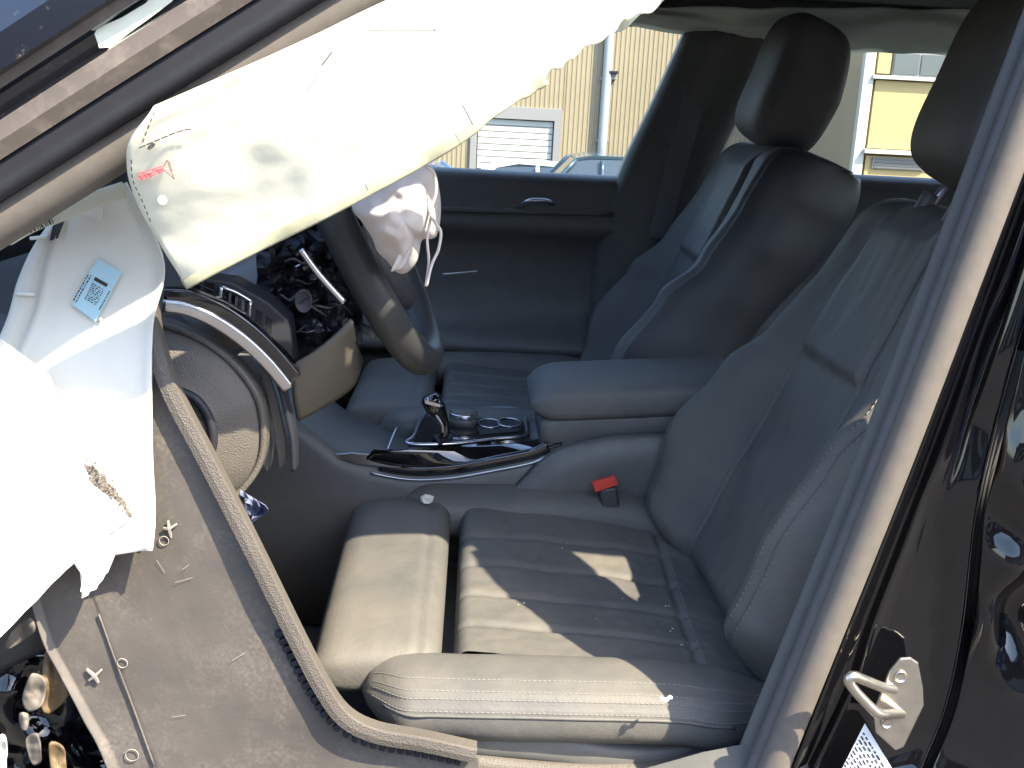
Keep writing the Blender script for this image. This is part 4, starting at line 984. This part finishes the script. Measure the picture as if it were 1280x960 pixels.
# vent housing with louvres
vt = [(232, 372), (240, 345), (290, 352), (336, 378), (360, 400), (366, 455), (350, 440), (318, 412), (276, 386)]
vh = prism('side_vent', [at(x, y, Y=.300+.0004*(x-230)) for x, y in vt], (0, 1, 0), .05, M['rubber'], ds, bev=.003)
for pts in (((277, 359), (273, 390)), ((313, 378), (310, 410)), ((278, 359), (296, 366), (316, 378))):
    tube('vent_frame', [at(x, y, Y=.292+.0004*(x-230)) for x, y in (pts if len(pts) == 3 else (pts[0], ((pts[0][0]+pts[1][0])/2, (pts[0][1]+pts[1][1])/2), pts[1]))], .0022, M['silver'], vh, n=10, seg=6)
for q in (((243, 350), (252, 350), (249, 372), (240, 370)), ((256, 352), (268, 354), (265, 380), (253, 375)), ((281, 364), (308, 379), (306, 405), (279, 388)), ((320, 386), (328, 391), (326, 418), (319, 412)), ((333, 395), (340, 400), (339, 430), (331, 422))):
    prism('vent_slot', [at(x, y, Y=.2995+.0004*(x-230)) for x, y in q], (0, 1, 0), .002, M['piano'], vh)
for k in range(3):
    x = 286+k*8; prism('louvre', [at(x, 367+k*4.5, Y=.316), at(x+2.2, 368+k*4.5, Y=.316), at(x+1, 393+k*5, Y=.316), at(x-1.2, 392+k*5, Y=.316)], (0, 1, 0), .012, M['plastic'], vh)
prism('vent_flap', [at(x, y, Y=.322) for x, y in ((300, 370), (306, 376), (300, 396), (294, 392))], (0, 1, 0), .006, M['sealdark'], vh)
# hanging broken edge below the strip
sp3 = [(332, 440), (348, 470), (358, 505), (367, 545), (369, 585)]
loft('broken_edge', sweep_rings(spline(L(sp3, [.31, .315, .32, .32, .32]), 40), rrect(.014, .003, .002, 3)), M['rubber'], ds)
be = [(322, 455), (336, 470), (346, 500), (356, 545), (358, 575), (350, 585), (344, 545), (336, 500)]
prism('broken_edge', [at(x, y, Y=.325) for x, y in be], (0, 1, 0), .006, M['tanplastic'], ds)
be = [(296, 445), (322, 448), (330, 500), (338, 560), (334, 590), (322, 560), (318, 500)]
prism('broken_edge', [at(x, y, Y=.335) for x, y in be], (0, 1, 0), .03, M['plastic'], ds)
# brown lower dash panel under the column
l0 = spline(L([(366, 455), (395, 438), (425, 415), (440, 400)], .36), 20); l1 = spline(L([(372, 525), (400, 510), (440, 482), (452, 450)], [.40, .42, .46, .52]), 20); rows = []
for k in range(12):
    f = k/11; rows.append([a.lerp(b, f)+Vector((0, -.015*math.sin(f*math.pi), 0)) for a, b in zip(l0, l1)])
sheet('knee_panel', rows, M['tanplastic'], ds, thick=.006)
# broken cluster pieces around the column
rows = []
for i in range(30):
    rr = []
    for j in range(26):
        x = 322+j*5.2; y = 292+i*5.4-(j*.8)
        n1 = nz((i*.33, j*.36, 3), 1, 2); n2 = nz((i*.9, j*.9, 1), 1, 6)
        rr.append(at(x, y, Y=.415+.030*n1+.012*n2))
    rows.append(rr)
sheet('column_shroud', rows, M['rubber'], ds, thick=.004, smooth=False)
rnd = random.Random(12)
for i in range(40):
    x, y = rnd.uniform(338, 432), rnd.uniform(308, 432)
    if y > 448-.42*(x-340): continue
    s_ = rnd.uniform(1.2, 5.5); a = rnd.uniform(0, 6.3); e = rnd.uniform(.25, 1)
    pts = [(x+s_*(math.cos(a)*u-math.sin(a)*v*e), y+s_*(math.sin(a)*u+math.cos(a)*v*e)) for u, v in ((-1, -.8), (1, -1), (.9, .7), (-.7, 1))]
    prism('broken_piece', [at(u, v, Y=.392+rnd.uniform(-.012, .02)) for u, v in pts], (0, 1, 0), .008, rnd.choice([M['silver'], M['sealdark'], M['plastic'], M['rubber'], M['rubber'], M['headliner'], M['plastic']]), ds)
for i in range(9):
    x, y = rnd.uniform(340, 410), rnd.uniform(320, 420); d = rnd.uniform(-1, 1)
    tube('loose_wire', [at(x, y, Y=.40), at(x+12, y-8*d, Y=.385), at(x+24, y+6*d, Y=.39), at(x+34, y+rnd.uniform(-14, 14), Y=.405)], .0016, rnd.choice([M['rubber'], M['sealdark'], M['rubber']]), ds, n=16, seg=6)
c = at(380, 376, Y=.384)
kn = loft('rotary_switch', [[c+Vector((math.cos(t)*.011*k, -b, math.sin(t)*.015*k)) for t in [i*math.pi/12 for i in range(24)]] for b, k in ((0, 1), (.005, 1), (.006, .9), (.004, .85), (.0045, .1))], M['sealdark'], ds)
prints('switch_slot', [bar((374, 380), (386, 371), 2.2, .377, None, None)], M['rubber'], kn)

# ------------------------------------------------------------------ steering wheel
wc = Vector((-.462, .575, 1.125)); t_ = R(28); wu = Vector((-math.sin(t_), 0, math.cos(t_))); wy = Vector((0, 1, 0)); wn_ = Vector((math.cos(t_), 0, math.sin(t_)))
def wpt(a, r=.187, d=0): a = R(a); return wc+(wu*math.cos(a)+wy*math.sin(a))*r+wn_*d
sw = tube('steering_wheel', [wpt(a) for a in range(0, 360, 15)], .02, M['wheel'], CAR, n=120, seg=16, closed=True, ref=wn_, prof=circ(.025, 16, .021)); sw['label'] = 'black leather steering wheel with a burst airbag hanging from its hub'
rr = [[wc+wn_*d+(wu*math.cos(a)*1.05+wy*math.sin(a))*r*(1+.12*math.cos(2*a)) for a in [2*math.pi*i/32 for i in range(32)]] for d, r in ((-.06, .05), (-.02, .085), (.010, .095), (.022, .088), (.026, .06))]
loft('hub', rr, M['dash'], sw)
for a0 in (90, 270, 180):
    w = 26 if a0 != 180 else 20
    rows = [[wpt(a0+q*w/2*(1.6-.8*f), .075+.105*f, .004-.018*math.sin(f*math.pi)) for q in (-1, -.5, 0, .5, 1)] for f in (0, .33, .66, 1)]
    spk = sheet('spoke', rows, M['dash'], sw, thick=.016)
    if a0 == 270:
        rows = [[wpt(a0+q, .10+.075*f, .014) for q in (-7, 0, 7)] for f in (0, .5, 1)]
        sheet('button_pad', rows, M['piano'], spk, thick=.008)
tube('silver_accent', [at(376, 312, Y=.335), at(398, 342, Y=.34), at(430, 378, Y=.345)], .0045, M['silver'], sw, n=20, seg=8)
tube('column_stalk', [at(404, 400, Y=.46), at(440, 405, Y=.44), at(470, 418, Y=.42)], .007, M['plastic'], sw, n=16, seg=8)
tube('steering_column', [wc-wn_*.03, wc-wn_*.14, wc-wn_*.30], .055, M['plastic'], sw, n=10, seg=18)

# driver airbag: limp crumpled bag
oa = [(440, 258), (452, 240), (485, 215), (515, 205), (540, 208), (549, 235), (551, 268), (545, 296), (528, 300), (522, 325), (510, 340), (497, 341), (484, 325), (472, 312), (466, 296), (452, 275)]
cpx = (508, 262); rows = []
N = 90; edge = spline(L(oa, .36), N, True)[:-1]; cen = at(*cpx, Y=.36)
for k in range(26):
    f = k/25; rr = []
    for i, p in enumerate(edge):
        q = cen.lerp(p, f); a = i/len(edge)
        fold = .020*math.sin((q.x*38-q.z*14)+3*nz((q.x*9, q.z*9, 0)))+.016*nz((q.x*28, q.z*28, 4))+.008*nz((q.x*60, q.z*60, 8))
        rr.append(q+Vector((0, -.075*math.sqrt(max(0, 1-f*f))+fold*(1-f**6), 0)))
    rows.append(rr)
V, F = gridf(rows, cu=True); n0 = len(V); ne = len(edge)
back = []
for k in range(1, 9):
    f = 1-k/9; rr = []
    for i, p in enumerate(edge):
        q = cen.lerp(p, f); rr.append(q+Vector((0, .05*math.sqrt(max(0, 1-f*f))+.008*nz((q.x*28, q.z*28, 14)), 0)))
    back.append(rr)
V2, F2 = gridf([rows[-1]]+back, cu=True)
F += [tuple(n0-ne+x if x < ne else x-ne+n0 for x in f) for f in F2]; V += V2[ne:]
db = link('driver_airbag', fixn(mesh('driver_airbag', V, F)), M['bag']); tag(db, 'crumpled pinkish white airbag drooping from the steering wheel hub', 'airbag')
tube('tether_cord', [at(x, y, Y=.285) for x, y in ((532, 208), (542, 216), (545, 240), (538, 265), (545, 280), (551, 290), (548, 312), (540, 330), (533, 357))], .0020, M['bag'], db, n=60, seg=6)
tube('tether_cord', [at(x, y, Y=.288) for x, y in ((541, 260), (537, 280), (534, 300), (536, 325), (534, 345), (532, 358))], .0018, M['bag'], db, n=40, seg=6)
rows = [[at(x+q*9, y-q*3, Y=.300+.006*math.sin(q*5+i)) for q in (-1, -.5, 0, .5, 1)] for i, (x, y) in enumerate(((505, 296), (508, 305), (506, 318), (500, 330), (496, 338)))]
sheet('loose_flap', rows, M['bag'], db, thick=.002, sub=1)

# crumpled blue paper by the sill
rows = []
for i in range(9):
    rr = []
    for j in range(7):
        x = 300+j*5.4*(.55+.5*math.sin(i*.55+.4))+i*.6; y = 612+i*7.5+j*(2.5-.5*i)
        rr.append(at(x, y, Y=.25+.03*nz((i*.7, j*.7, 1), 1, 3)))
    rows.append(rr)
o = sheet('crumpled_paper', rows, M['bluepaper'], None, thick=.0008, smooth=False); tag(o, 'crumpled blue paper wedged in the driver footwell by the edging strip', 'paper')
